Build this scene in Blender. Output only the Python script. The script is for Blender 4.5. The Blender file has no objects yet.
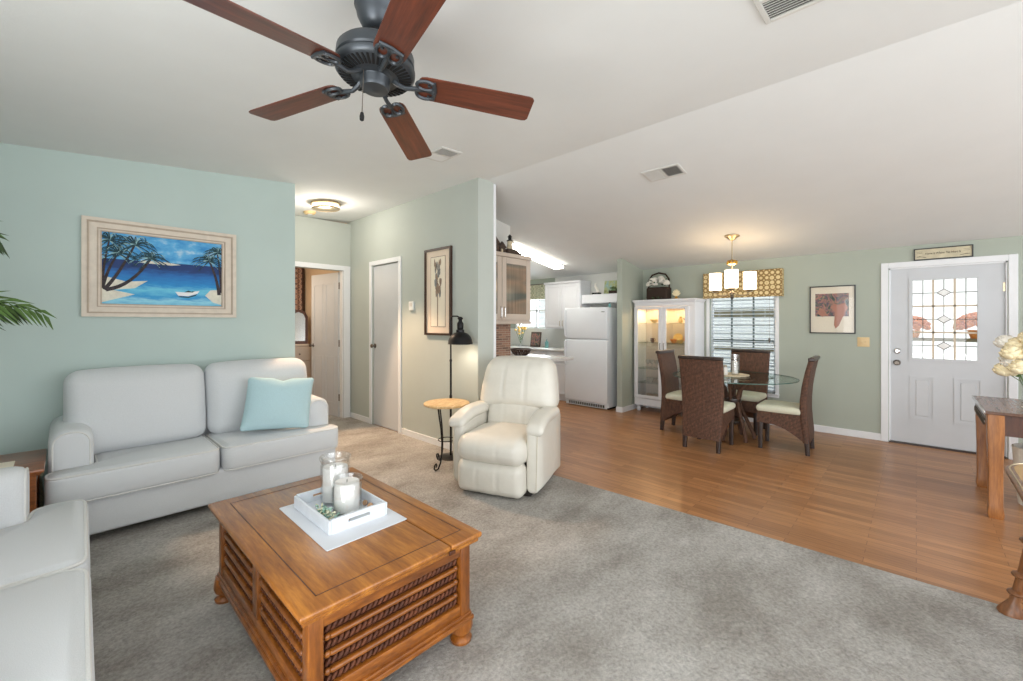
import bpy, bmesh, math, random
from mathutils import Vector, Matrix, noise
from math import sin, cos, pi, radians as R, sqrt, atan2, hypot
random.seed(7)
SC = bpy.context.scene
COL = SC.collection

# ---------------------------------------------------------------- camera
cam_d = bpy.data.cameras.new('camera'); cam = bpy.data.objects.new('camera', cam_d); COL.objects.link(cam)
cam.location = (0, 0, 1.411); cam.rotation_euler = (R(90), 0, R(43.52 - 90))
cam_d.sensor_width = 36; cam_d.lens = 15.0; cam_d.shift_y = -18.2/1023; cam_d.clip_start = .02
SC.camera = cam
# ---------------------------------------------------------------- view, sky and lights
SC.view_settings.view_transform = 'Standard'; SC.view_settings.look = 'None'
SC.view_settings.gamma = 1; SC.view_settings.use_curve_mapping = False
SC.view_settings.exposure = 0.80
W = bpy.data.worlds.new('sky'); SC.world = W; W.use_nodes = True
W.node_tree.nodes['Background'].inputs[0].default_value = (.93, .965, 1.0, 1)
W.node_tree.nodes['Background'].inputs[1].default_value = 1.15

def lamp(kind, name, loc, energy, color, size=.1, rot=(0, 0, 0), size_y=None, spread=None):
    d = bpy.data.lights.new(name, kind); d.energy = energy; d.color = color
    if kind == 'AREA':
        d.size = size
        if size_y: d.shape = 'RECTANGLE'; d.size_y = size_y
        if spread: d.spread = spread
    elif kind in ('POINT', 'SPOT'): d.shadow_soft_size = size
    o = bpy.data.objects.new(name, d); COL.objects.link(o); o.location = loc; o.rotation_euler = rot
    return o
WARM = (1.0, .74, .48); SOFT = (1.0, .86, .70); DAY = (.95, .975, 1.0)
# daylight of the big windows behind the camera; the left panels are added fill
lamp('AREA', 'daylight_rear', (2.2, -3.3, 1.5), 50, DAY, 5.0, (R(90), 0, 0), 2.2)
lamp('AREA', 'fill_left', (-2.9, -.4, 1.2), 45, DAY, 2.0, (0, R(-105), 0), 4.0)  # added area lamp that lifts the dim left side, no known window there
lamp('AREA', 'fill_left_up', (-2.1, .4, .25), 85, (1, .98, .94), 1.6, (0, R(205), 0), 3.0)  # added lamp aimed upward to brighten the left part of the ceiling
lamp('AREA', 'daylight_kitchen_window', (6.95, 5.7, 1.6), 30, DAY, .9, (0, R(90), 0), .7)
lamp('AREA', 'bedroom_overhead', (1.9, 7.0, 2.2), 5, (1, .86, .72), .8, (0, 0, 0), .8)  # warm lamp overhead inside the bedroom, facing down; no window is modelled

# ---------------------------------------------------------------- colour and materials
def lin(c):
    out = []
    for v in c[:3]:
        v = v/255; out.append(v/12.92 if v <= .04045 else ((v+.055)/1.055)**2.4)
    return (*out, 1)
MATS = {}
def new(name):
    m = bpy.data.materials.new(name); m.use_nodes = True; MATS[name] = m
    return m, m.node_tree.nodes, m.node_tree.links, m.node_tree.nodes['Principled BSDF']
def coords(N, L, scale=(1, 1, 1), rot=(0, 0, 0), kind='Object'):
    tc = N.new('ShaderNodeTexCoord'); mp = N.new('ShaderNodeMapping')
    mp.inputs['Scale'].default_value = scale; mp.inputs['Rotation'].default_value = rot
    L.new(tc.outputs[kind], mp.inputs[0]); return mp.outputs[0]
def nz(N, L, vec, scale, detail=3, rough=.55):
    n = N.new('ShaderNodeTexNoise'); n.inputs['Scale'].default_value = scale
    n.inputs['Detail'].default_value = detail; n.inputs['Roughness'].default_value = rough
    L.new(vec, n.inputs['Vector']); return n.outputs[0]
def ramp(N, L, fac, stops):
    r = N.new('ShaderNodeValToRGB'); e = r.color_ramp.elements
    while len(e) < len(stops): e.new(.5)
    for i, (p, c) in enumerate(stops): e[i].position = p; e[i].color = c
    L.new(fac, r.inputs[0]); return r.outputs[0]
def mixc(N, L, fac, a, b, mode='MIX'):
    m = N.new('ShaderNodeMix'); m.data_type = 'RGBA'; m.blend_type = mode
    for k, v in ((0, fac), (6, a), (7, b)):
        if isinstance(v, (int, float)): m.inputs[k].default_value = v
        elif isinstance(v, tuple): m.inputs[k].default_value = v
        else: L.new(v, m.inputs[k])
    return m.outputs[2]
def bump(N, L, b, h, strength=.2, dist=.01):
    n = N.new('ShaderNodeBump'); n.inputs['Strength'].default_value = strength
    n.inputs['Distance'].default_value = dist; L.new(h, n.inputs['Height']); L.new(n.outputs[0], b.inputs['Normal'])
def plain(name, c, rough=.5, metal=0, var=.06, scale=6, bmp=0, bscale=60, spec=.5, coat=0):
    """one colour with a little noise in it"""
    m, N, L, b = new(name); v = coords(N, L); base = lin(c)
    lo = tuple(x*(1-var) for x in base[:3])+(1,); hi = tuple(min(1, x*(1+var)) for x in base[:3])+(1,)
    L.new(ramp(N, L, nz(N, L, v, scale), [(.3, lo), (.7, hi)]), b.inputs['Base Color'])
    b.inputs['Roughness'].default_value = rough; b.inputs['Metallic'].default_value = metal
    b.inputs['Specular IOR Level'].default_value = spec; b.inputs['Coat Weight'].default_value = coat
    if bmp: bump(N, L, b, nz(N, L, v, bscale), bmp, .004)
    return m
def wood(name, c1, c2, c3=None, grain=(1, 14, 14), scale=3.0, rough=.35, coat=.2, rot=(0, 0, 0)):
    m, N, L, b = new(name); v = coords(N, L, grain, rot)
    a = nz(N, L, v, scale, 5, .6); f = nz(N, L, v, scale*5, 3, .6)
    mx = N.new('ShaderNodeMath'); mx.operation = 'MULTIPLY_ADD'; L.new(f, mx.inputs[0]); mx.inputs[1].default_value = .35
    sub = N.new('ShaderNodeMath'); sub.operation = 'MULTIPLY'; L.new(a, sub.inputs[0]); sub.inputs[1].default_value = .65
    L.new(sub.outputs[0], mx.inputs[2])
    st = [(.33, lin(c1)), (.62, lin(c2))]
    if c3: st = [(.32, lin(c1)), (.5, lin(c3)), (.66, lin(c2))]
    L.new(ramp(N, L, mx.outputs[0], st), b.inputs['Base Color'])
    b.inputs['Roughness'].default_value = rough; b.inputs['Coat Weight'].default_value = coat
    b.inputs['Coat Roughness'].default_value = .3
    bump(N, L, b, f, .03, .002); return m
def fabric(name, c, rough=.9, weave=420, var=.05, bs=.25):
    m, N, L, b = new(name); v = coords(N, L); base = lin(c)
    w1 = N.new('ShaderNodeTexNoise'); w1.inputs['Scale'].default_value = weave; L.new(v, w1.inputs['Vector'])
    col = ramp(N, L, w1.outputs[0], [(.3, tuple(x*(1-var*2) for x in base[:3])+(1,)), (.7, tuple(min(1, x*(1+var)) for x in base[:3])+(1,))])
    L.new(col, b.inputs['Base Color']); b.inputs['Roughness'].default_value = rough
    b.inputs['Specular IOR Level'].default_value = .2
    b.inputs['Sheen Weight'].default_value = .15
    bump(N, L, b, w1.outputs[0], bs, .002); return m
def glow(name, c, strength):
    m, N, L, b = new(name); b.inputs['Base Color'].default_value = lin(c)
    b.inputs['Emission Color'].default_value = lin(c); b.inputs['Emission Strength'].default_value = strength
    return m
def glass(name, tint=(255, 255, 255), refl=.06, rough=.02):
    m = bpy.data.materials.new(name); m.use_nodes = True; MATS[name] = m
    N = m.node_tree.nodes; L = m.node_tree.links; N.clear()
    out = N.new('ShaderNodeOutputMaterial'); t = N.new('ShaderNodeBsdfTransparent'); g = N.new('ShaderNodeBsdfGlossy')
    lw = N.new('ShaderNodeLayerWeight'); lw.inputs['Blend'].default_value = .25
    mp = N.new('ShaderNodeMapRange'); mp.inputs['To Min'].default_value = refl; mp.inputs['To Max'].default_value = .75
    p = N.new('ShaderNodeMath'); p.operation = 'POWER'; p.inputs[1].default_value = 2.2
    L.new(lw.outputs['Facing'], p.inputs[0]); L.new(p.outputs[0], mp.inputs['Value'])
    mix = N.new('ShaderNodeMixShader'); t.inputs[0].default_value = lin(tint); g.inputs['Roughness'].default_value = rough
    L.new(mp.outputs[0], mix.inputs[0]); L.new(t.outputs[0], mix.inputs[1]); L.new(g.outputs[0], mix.inputs[2]); L.new(mix.outputs[0], out.inputs[0])
    return m

plain('teal_paint', (193, 209, 204), .75, var=.02, scale=2, bmp=.05, bscale=180, spec=.25)
plain('hall_paint', (188, 194, 187), .75, var=.02, scale=2, bmp=.05, bscale=180, spec=.25)
plain('sage_paint', (174, 181, 169), .75, var=.02, scale=2, bmp=.05, bscale=180, spec=.25)
plain('white_wall_paint', (225, 225, 220), .7, var=.02, spec=.25)
plain('tan_wall_paint', (214, 192, 165), .7, var=.02, spec=.25)
plain('ceiling_paint', (231, 233, 232), .85, var=.012, scale=3, bmp=.12, bscale=90, spec=.2)
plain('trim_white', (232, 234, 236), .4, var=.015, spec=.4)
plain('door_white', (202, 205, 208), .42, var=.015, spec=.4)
plain('appliance_white', (232, 236, 240), .3, var=.01, bmp=.06, bscale=260)
plain('cabinet_white', (234, 235, 238), .38, var=.012)
plain('cabinet_tan', (206, 192, 178), .45, var=.03)
plain('grey_gasket', (120, 122, 125), .6)
plain('black_iron', (32, 31, 32), .42, .6, var=.15)
plain('fan_bronze', (72, 77, 82), .38, .6, var=.1)
plain('fan_dark', (20, 20, 21), .7, .2)
plain('chrome', (205, 205, 205), .2, 1)
plain('nickel', (196, 178, 150), .28, 1)
plain('pewter', (120, 112, 104), .35, .9, var=.3, scale=30, bmp=.4, bscale=70)
plain('gold', (214, 168, 80), .3, .9, var=.2, scale=30)
plain('vent_white', (214, 213, 208), .5)
plain('vent_slot', (74, 72, 68), .8)
plain('plinth_dark', (40, 34, 30), .8)  # dark finish of the recliner base and the refrigerator plinth
plain('leather', (221, 217, 206), .36, var=.03, scale=9, bmp=.5, bscale=16, spec=.5)
plain('leather_seam', (205, 198, 180), .5)
plain('candle_wax', (243, 240, 236), .55, var=.01)
plain('cloth_white', (226, 230, 236), .85, var=.02)
plain('tray_white', (220, 226, 233), .55, var=.04, scale=20)
plain('paper', (250, 240, 222), .8, var=.01)
plain('paper_mat_peach', (232, 214, 194), .8, var=.02)
plain('paper_mat_cream', (238, 228, 208), .8, var=.02)
plain('stone_counter', (206, 204, 200), .25, var=.12, scale=60)
plain('bowl_dark', (58, 36, 28), .4, var=.3, scale=40)
plain('leaf_green', (88, 118, 58), .5, var=.35, scale=14)
plain('leaf_dark', (54, 76, 42), .5, var=.35, scale=14)
plain('succulent', (150, 184, 168), .6, var=.3, scale=60)
plain('succulent_pale', (214, 214, 186), .6, var=.2, scale=60)
plain('glass_edge', (70, 104, 96), .15)
plain('tan_leather', (176, 142, 96), .45, var=.08)
plain('shell', (196, 156, 120), .5, var=.25, scale=60)
plain('petal_cream', (250, 234, 196), .7, var=.08, scale=30)
plain('petal_white', (240, 236, 226), .7, var=.06, scale=30)
plain('petal_orange', (240, 126, 46), .7, var=.35, scale=30)
plain('basket_dark', (52, 36, 28), .8, var=.5, scale=90, bmp=.6, bscale=90)
plain('wicker_pale', (214, 200, 172), .8, var=.25, scale=60, bmp=.6, bscale=80)
plain('figurine_brown', (74, 58, 48), .6, var=.5, scale=40)
plain('figurine_cream', (214, 200, 170), .6, var=.2, scale=40)
plain('ceramic_orange', (240, 150, 60), .35, var=.15, scale=30)
plain('ceramic_yellow', (246, 206, 120), .35, var=.15, scale=30)
plain('ceramic_brown', (110, 74, 48), .4, var=.3, scale=30)
plain('glassware_grey', (176, 172, 160), .15, var=.2, scale=40)
plain('switch_beige', (224, 196, 146), .4, var=.02)
plain('thermostat_white', (228, 232, 230), .4)
plain('blind_white', (214, 224, 232), .55, var=.02)
plain('sash_green', (96, 108, 104), .5)
plain('lead_came', (126, 124, 118), .5, .5)
plain('muntin_tan', (206, 190, 168), .5)
plain('porch_white', (246, 246, 244), .8)
plain('porch_beam', (150, 140, 116), .8)
plain('bottle_teal', (120, 176, 178), .3)
plain('art_red', (186, 130, 110), .8)
plain('sketch_grey', (128, 128, 126), .8, var=.3, scale=30)
plain('sketch_brown', (150, 128, 110), .8, var=.3, scale=30)
plain('ink_dark', (60, 54, 48), .8)
plain('sand', (226, 222, 206), .8, var=.1, scale=30)
plain('palm_trunk', (62, 54, 58), .8, var=.4, scale=50)
plain('palm_paint', (42, 74, 84), .8, var=.5, scale=50)
plain('palm_paint_pale', (150, 190, 196), .8, var=.3, scale=50)
plain('boat_white', (240, 240, 240), .7)
plain('frame_cream', (220, 208, 192), .55, var=.06, scale=20, bmp=.1, bscale=90)
plain('frame_tan', (186, 168, 148), .55, var=.06, scale=20)
plain('frame_dark', (62, 42, 32), .4, var=.2, scale=30)
plain('frame_black', (48, 46, 44), .4, var=.2)
plain('sign_cream', (206, 196, 168), .8, var=.1, scale=20)
fabric('sofa_fabric', (217, 220, 222)); fabric('sofa_piping', (224, 224, 221))
fabric('pillow_blue', (188, 218, 224), weave=300, bs=.4)
fabric('seat_cushion_cream', (216, 214, 192), var=.08)
wood('fan_blade_wood', (62, 30, 20), (118, 60, 40), (90, 44, 28), (1.2, 18, 18), 2.2, .32, .25)
wood('oak_desk', (120, 72, 34), (176, 116, 62), None, (10, 10, 1), 3)
wood('desk_top_wood', (84, 58, 46), (120, 88, 70), None, (1, 10, 10), 3, .25)
wood('pine_side', (96, 50, 16), (172, 104, 38), (134, 76, 24), (2, 9, 9), 2.2, .32, .35)
wood('pine_side_y', (96, 50, 16), (172, 104, 38), (134, 76, 24), (9, 2, 9), 2.2, .32, .35)
wood('pine_top', (128, 74, 24), (192, 124, 46), (160, 98, 34), (11, 1.2, 11), 2.2, .26, .45)
wood('pine_top_cross', (128, 74, 24), (192, 124, 46), (160, 98, 34), (1.2, 11, 11), 2.2, .26, .45)
wood('pine_post', (96, 50, 16), (172, 104, 38), (134, 76, 24), (9, 9, 1.5), 2.2, .3, .35)
wood('pine_carved', (56, 25, 11), (112, 58, 24), (82, 40, 16), (4, 4, 4), 6, .7, 0)
wood('groove_dark', (60, 30, 14), (92, 48, 22), None, (6, 6, 6), 6, .5, 0)
wood('end_table_wood', (96, 48, 20), (158, 92, 44), None, (2, 9, 9), 3, .3, .3)
wood('butcher_block', (190, 146, 92), (236, 212, 166), (214, 180, 128), (3, 12, 12), 3, .4, .1)
wood('dark_chair_wood', (30, 22, 20), (62, 46, 40), None, (6, 6, 1), 4, .35, .2)
wood('pedestal_wood', (88, 52, 28), (140, 90, 50), None, (5, 5, 1), 4, .4, .2)
wood('mirror_wood', (46, 26, 18), (92, 54, 36), None, (6, 6, 1), 4, .35, .2)
glass('clear_glass', (253, 254, 254), .12); glass('table_glass', (240, 248, 245), .12)
glass('window_glass', (240, 243, 244), .04); glass('leaded_glass', (232, 233, 230), .05); glass('print_glass', (252, 252, 252), .03)
glow('shade_glow', (255, 238, 208), 1.6); glow('hall_glow', (255, 232, 196), 3.0); glow('tube_glow', (255, 250, 238), 12.0)
glow('bulb_glow', (255, 226, 180), 12.0)

def mk_laminate():
    m, N, L, b = new('laminate'); tc = N.new('ShaderNodeTexCoord')
    mp = N.new('ShaderNodeMapping'); mp.inputs['Rotation'].default_value = (0, 0, R(90)); L.new(tc.outputs['Object'], mp.inputs[0])
    br = N.new('ShaderNodeTexBrick'); L.new(mp.outputs[0], br.inputs['Vector'])
    br.inputs['Scale'].default_value = 1; br.inputs['Brick Width'].default_value = .62; br.inputs['Row Height'].default_value = .065
    br.inputs['Mortar Size'].default_value = .0016; br.offset = .37
    br.inputs['Color1'].default_value = lin((188, 134, 88)); br.inputs['Color2'].default_value = lin((158, 108, 68)); br.inputs['Mortar'].default_value = lin((128, 84, 54))
    v = coords(N, L, (20, 1.3, 1)); n = nz(N, L, v, 2.5, 5, .6)
    g = ramp(N, L, n, [(.3, (.72, .72, .72, 1)), (.7, (1.12, 1.12, 1.12, 1))])
    L.new(mixc(N, L, 1.0, br.outputs[0], g, 'MULTIPLY'), b.inputs['Base Color'])
    b.inputs['Roughness'].default_value = .3; b.inputs['Specular IOR Level'].default_value = .5
    bump(N, L, b, br.outputs['Fac'], .05, .001)
mk_laminate()
def mk_carpet():
    m, N, L, b = new('carpet'); v = coords(N, L)
    big = nz(N, L, coords(N, L, (1, 1.6, 1), (0, 0, R(30))), 1.7, 4, .6); fine = nz(N, L, v, 60, 4, .75)
    c = ramp(N, L, big, [(.34, lin((154, 149, 142))), (.64, lin((190, 187, 182)))])
    f = ramp(N, L, fine, [(.3, (.66, .66, .66, 1)), (.7, (1.2, 1.2, 1.2, 1))])
    L.new(mixc(N, L, 1.0, c, f, 'MULTIPLY'), b.inputs['Base Color'])
    b.inputs['Roughness'].default_value = 1; b.inputs['Specular IOR Level'].default_value = .05
    bump(N, L, b, fine, .8, .012)
mk_carpet()
def mk_rattan():
    m, N, L, b = new('rattan'); v = coords(N, L)
    w = N.new('ShaderNodeTexWave'); w.bands_direction = 'Z'; w.inputs['Scale'].default_value = 22; w.inputs['Distortion'].default_value = 2.5
    w.inputs['Detail'].default_value = 2; w.inputs['Detail Scale'].default_value = 6; L.new(v, w.inputs['Vector'])
    n = nz(N, L, coords(N, L, (1, 1, .35)), 55, 3, .7)
    a = ramp(N, L, w.outputs[0], [(.1, lin((50, 32, 24))), (.8, lin((118, 82, 62)))])
    f = ramp(N, L, n, [(.32, (.55, .55, .55, 1)), (.68, (1.25, 1.2, 1.15, 1))])
    L.new(mixc(N, L, 1.0, a, f, 'MULTIPLY'), b.inputs['Base Color']); b.inputs['Roughness'].default_value = .6
    bump(N, L, b, w.outputs[0], .5, .006)
mk_rattan()
def mk_valance(name, base, ring, dot, scale):
    m, N, L, b = new(name); v = coords(N, L, (scale, scale, scale))
    vo = N.new('ShaderNodeTexVoronoi'); vo.inputs['Scale'].default_value = 1; vo.inputs['Randomness'].default_value = .15; L.new(v, vo.inputs['Vector'])
    s = N.new('ShaderNodeMath'); s.operation = 'MULTIPLY'; s.inputs[1].default_value = 17; L.new(vo.outputs['Distance'], s.inputs[0])
    q = N.new('ShaderNodeMath'); q.operation = 'SINE'; L.new(s.outputs[0], q.inputs[0])
    mr = N.new('ShaderNodeMapRange'); mr.inputs['From Min'].default_value = -1; L.new(q.outputs[0], mr.inputs['Value'])
    L.new(ramp(N, L, mr.outputs[0], [(.25, lin(ring)), (.5, lin(base)), (.85, lin(dot))]), b.inputs['Base Color'])
    b.inputs['Roughness'].default_value = .9
mk_valance('valance_print', (204, 180, 128), (142, 116, 74), (224, 206, 160), 15)
mk_valance('floral_print', (196, 196, 168), (150, 160, 130), (220, 216, 190), 12)
mk_valance('curtain_print', (196, 176, 160), (110, 84, 78), (170, 130, 112), 11)
def mk_tile():
    m, N, L, b = new('backsplash_tile'); v = coords(N, L, (1, 1, 1), (R(90), 0, 0))
    br = N.new('ShaderNodeTexBrick'); L.new(v, br.inputs['Vector']); br.inputs['Scale'].default_value = 1
    br.inputs['Brick Width'].default_value = .12; br.inputs['Row Height'].default_value = .03; br.inputs['Mortar Size'].default_value = .003
    br.inputs['Color1'].default_value = lin((170, 128, 104)); br.inputs['Color2'].default_value = lin((118, 90, 76)); br.inputs['Mortar'].default_value = lin((186, 170, 156))
    L.new(br.outputs[0], b.inputs['Base Color']); b.inputs['Roughness'].default_value = .4
mk_tile()
def mk_reeded():
    m, N, L, b = new('reeded_glass'); v = coords(N, L, (70, 1, 1))
    n = nz(N, L, v, 1.2, 2, .5); z = nz(N, L, coords(N, L, (.6, .6, 3)), 1.6, 1, .4)
    c = ramp(N, L, z, [(.4, lin((96, 100, 94))), (.55, lin((150, 128, 108))), (.66, lin((112, 112, 104)))])
    f = ramp(N, L, n, [(.3, (.75, .75, .75, 1)), (.7, (1.25, 1.25, 1.25, 1))])
    L.new(mixc(N, L, 1.0, c, f, 'MULTIPLY'), b.inputs['Base Color']); b.inputs['Roughness'].default_value = .12
mk_reeded()
def mk_sea():
    m, N, L, b = new('painted_sea'); tc = N.new('ShaderNodeTexCoord'); sp = N.new('ShaderNodeSeparateXYZ'); L.new(tc.outputs['Generated'], sp.inputs[0])
    n = nz(N, L, coords(N, L, (3, 1, 14)), 3, 4, .65)
    ad = N.new('ShaderNodeMath'); ad.operation = 'MULTIPLY_ADD'; ad.inputs[1].default_value = .22; L.new(n, ad.inputs[0]); L.new(sp.outputs[2], ad.inputs[2]); ad.inputs[1].default_value = .3
    L.new(ramp(N, L, ad.outputs[0], [(.10, lin((70, 170, 214))), (.24, lin((150, 214, 234))), (.34, lin((40, 150, 210))), (.50, lin((110, 200, 228))), (.62, lin((30, 140, 206))), (.86, lin((20, 104, 178))), (1.0, lin((10, 52, 112)))]), b.inputs['Base Color'])
    b.inputs['Roughness'].default_value = .6
mk_sea()
def mk_paintsky():
    m, N, L, b = new('painted_sky'); n = nz(N, L, coords(N, L, (2.2, 1, 4.5)), 3.2, 4, .6)
    L.new(ramp(N, L, n, [(.35, lin((38, 138, 208))), (.55, lin((96, 178, 226))), (.72, lin((206, 226, 238)))]), b.inputs['Base Color']); b.inputs['Roughness'].default_value = .6
mk_paintsky()
def mk_abstract():
    m, N, L, b = new('abstract_print'); v = coords(N, L, (1, 1.2, 1))
    vo = N.new('ShaderNodeTexNoise'); vo.inputs['Scale'].default_value = 9; vo.inputs['Detail'].default_value = 2; vo.inputs['Distortion'].default_value = 1.6; L.new(v, vo.inputs['Vector'])
    L.new(ramp(N, L, vo.outputs[0], [(.3, lin((36, 40, 48))), (.42, lin((96, 106, 96))), (.5, lin((184, 130, 112))), (.56, lin((120, 92, 104))), (.64, lin((76, 86, 94))), (.75, lin((180, 158, 112)))]), b.inputs['Base Color'])
    b.inputs['Roughness'].default_value = .7
mk_abstract()
def mk_aquarelle():
    m, N, L, b = new('green_picture'); v = coords(N, L, (1, 1, 1))
    L.new(ramp(N, L, nz(N, L, v, 10, 3, .6), [(.3, lin((120, 140, 84))), (.45, lin((190, 196, 140))), (.6, lin((150, 190, 190))), (.75, lin((226, 222, 190)))]), b.inputs['Base Color'])
mk_aquarelle()

# ---------------------------------------------------------------- mesh helpers
def frame_from(d):
    z = Vector(d).normalized(); a = Vector((0, 0, 1)) if abs(z.z) < .95 else Vector((1, 0, 0))
    x = a.cross(z).normalized(); return x, z.cross(x), z
class MB:
    def __init__(s): s.bm = bmesh.new(); s.mi = 0
    def _add(s, t, M=None):
        for f in t.faces: f.material_index = s.mi
        if M is not None: bmesh.ops.transform(t, matrix=M, verts=t.verts)
        me = bpy.data.meshes.new('tmp'); t.to_mesh(me); t.free(); s.bm.from_mesh(me); bpy.data.meshes.remove(me); return s
    def box(s, x0, x1, y0, y1, z0, z1, bev=0, seg=2, M=None):
        t = bmesh.new(); bmesh.ops.create_cube(t, size=1)
        bmesh.ops.transform(t, matrix=Matrix.Translation(((x0+x1)/2, (y0+y1)/2, (z0+z1)/2)) @ Matrix.Diagonal((abs(x1-x0), abs(y1-y0), abs(z1-z0), 1)), verts=t.verts)
        if bev: bmesh.ops.bevel(t, geom=t.edges[:], offset=bev, segments=seg, affect='EDGES', profile=.5)
        return s._add(t, M)
    def poly(s, pts, axis, a, b, M=None, bev=0):
        """outline pts (2-D) swept from a to b along axis 'x' | 'y' | 'z'"""
        t = bmesh.new()
        def P(p, h): return {'x': (h, p[0], p[1]), 'y': (p[0], h, p[1]), 'z': (p[0], p[1], h)}[axis]
        lo = [t.verts.new(P(p, a)) for p in pts]; hi = [t.verts.new(P(p, b)) for p in pts]; n = len(pts)
        t.faces.new(lo[::-1]); t.faces.new(hi)
        for i in range(n): t.faces.new((lo[i], lo[(i+1) % n], hi[(i+1) % n], hi[i]))
        bmesh.ops.recalc_face_normals(t, faces=t.faces)
        if bev: bmesh.ops.bevel(t, geom=[e for e in t.edges], offset=bev, segments=2, affect='EDGES')
        return s._add(t, M)
    def lathe(s, prof, n=24, M=None, caps=True, a0=0, a1=2*pi, sx=1, sy=1):
        t = bmesh.new(); full = abs(a1-a0-2*pi) < 1e-6; m = n if full else n+1; rows = []
        for r, z in prof:
            rows.append([t.verts.new((r*cos(a0+(a1-a0)*i/n)*sx, r*sin(a0+(a1-a0)*i/n)*sy, z)) for i in range(m)])
        for A, B_ in zip(rows, rows[1:]):
            for i in range(n):
                j = (i+1) % m; t.faces.new((A[i], A[j], B_[j], B_[i]))
        if caps and full:
            if prof[0][0] > 1e-5: t.faces.new(rows[0][::-1])
            if prof[-1][0] > 1e-5: t.faces.new(rows[-1])
        bmesh.ops.remove_doubles(t, verts=t.verts, dist=1e-6)
        bmesh.ops.recalc_face_normals(t, faces=t.faces); return s._add(t, M)
    def tube(s, pts, r, n=8, closed=False, M=None, caps=True):
        """tube along pts; r a number or one radius per point"""
        t = bmesh.new(); P = [Vector(p) for p in pts]; k = len(P); rr = r if isinstance(r, (list, tuple)) else [r]*k; rows = []; px = None
        for i in range(k):
            d = (P[(i+1) % k]-P[i-1]) if closed else (P[min(i+1, k-1)]-P[max(i-1, 0)])
            if d.length < 1e-9: d = Vector((0, 0, 1))
            d.normalize()
            if px is None: x, y, _ = frame_from(d)
            else:
                x = px-d*px.dot(d)
                x = x.normalized() if x.length > 1e-6 else frame_from(d)[0]
                y = d.cross(x)
            px = x; rows.append([t.verts.new(P[i]+(x*cos(2*pi*j/n)+y*sin(2*pi*j/n))*rr[i]) for j in range(n)])
        q = k if closed else k-1
        for i in range(q):
            A, B_ = rows[i], rows[(i+1) % k]
            for j in range(n): t.faces.new((A[j], A[(j+1) % n], B_[(j+1) % n], B_[j]))
        if caps and not closed: t.faces.new(rows[0][::-1]); t.faces.new(rows[-1])
        bmesh.ops.recalc_face_normals(t, faces=t.faces); return s._add(t, M)
    def loft(s, loops, M=None, caps=True, closed=True):
        t = bmesh.new(); rows = [[t.verts.new(p) for p in lp] for lp in loops]; n = len(rows[0])
        for A, B_ in zip(rows, rows[1:]):
            for j in range(n if closed else n-1): t.faces.new((A[j], A[(j+1) % n], B_[(j+1) % n], B_[j]))
        if caps: t.faces.new(rows[0][::-1]); t.faces.new(rows[-1])
        bmesh.ops.recalc_face_normals(t, faces=t.faces); return s._add(t, M)
    def ball(s, c, r, u=12, v=8, M=None):
        t = bmesh.new(); bmesh.ops.create_uvsphere(t, u_segments=u, v_segments=v, radius=1)
        rr = r if isinstance(r, (tuple, list)) else (r, r, r)
        T = Matrix.Translation(c) @ Matrix.Diagonal((*rr, 1)); return s._add(t, T if M is None else M @ T)
    def quad(s, pts):
        t = bmesh.new(); t.faces.new([t.verts.new(p) for p in pts]); return s._add(t)
    def cushion(s, c, size, r=.05, puff=(0, 0, 0), n=9, fn=None, M=None, sag=0):
        h = [x/2 for x in size]; t = bmesh.new(); r = min(r, min(h)*.98)
        def ax(H):
            i = H-r; e = [i+r*math.tan(a) for a in (R(15), R(30), R(45))]
            inner = [-i+2*i*k/n for k in range(n+1)]
            return [-x for x in e[::-1]]+inner+e
        A = [ax(x) for x in h]
        def put(p):
            q = Vector([max(-(h[k]-r), min(h[k]-r, p[k])) for k in range(3)]); d = Vector(p)-q
            v = q+(d.normalized()*r if d.length > 1e-9 else d)
            u = [max(-1, min(1, v[k]/h[k])) for k in range(3)]
            w = [1-u[k]*u[k] for k in range(3)]
            v.z += puff[2]*u[2]*max(0, w[0])**.7*max(0, w[1])**.7
            v.x += puff[0]*u[0]*max(0, w[1])**.7*max(0, w[2])**.7
            v.y += puff[1]*u[1]*max(0, w[0])**.7*max(0, w[2])**.7
            if sag: v.z -= sag*max(0, w[0])*max(0, w[1])*max(0, u[2])
            if fn: v = fn(v)
            return t.verts.new(v)
        for k in range(3):
            i, j = (k+1) % 3, (k+2) % 3
            for sg in (-1, 1):
                g = []
                for a in A[i]:
                    row = []
                    for b_ in A[j]:
                        p = [0, 0, 0]; p[k] = sg*h[k]; p[i] = a; p[j] = b_; row.append(put(p))
                    g.append(row)
                for a in range(len(g)-1):
                    for b_ in range(len(g[0])-1):
                        t.faces.new((g[a][b_], g[a+1][b_], g[a+1][b_+1], g[a][b_+1]))
        bmesh.ops.remove_doubles(t, verts=t.verts, dist=1e-4); bmesh.ops.recalc_face_normals(t, faces=t.faces)
        T = Matrix.Translation(c); return s._add(t, T if M is None else M @ T)
    def build(s, name, mats, parent=None, smooth=40, loc=None):
        me = bpy.data.meshes.new(name); s.bm.to_mesh(me); s.bm.free()
        for m in (mats if isinstance(mats, (list, tuple)) else [mats]): me.materials.append(MATS[m])
        if smooth:
            me.shade_smooth()
            if smooth < 180: me.set_sharp_from_angle(angle=R(smooth))
        o = bpy.data.objects.new(name, me); COL.objects.link(o)
        if parent is not None: o.parent = parent
        if loc is not None: o.location = loc
        return o
def tag(o, label, cat, group=None, kind=None):
    o['label'] = label; o['category'] = cat
    if group: o['group'] = group
    if kind: o['kind'] = kind
    return o
def thing(name, label, cat, loc=(0, 0, 0), rz=0, group=None, rot=None):
    o = bpy.data.objects.new(name, None); COL.objects.link(o); o.location = loc
    o.rotation_euler = rot if rot else (0, 0, rz); o.empty_display_size = .1
    return tag(o, label, cat, group)
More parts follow.
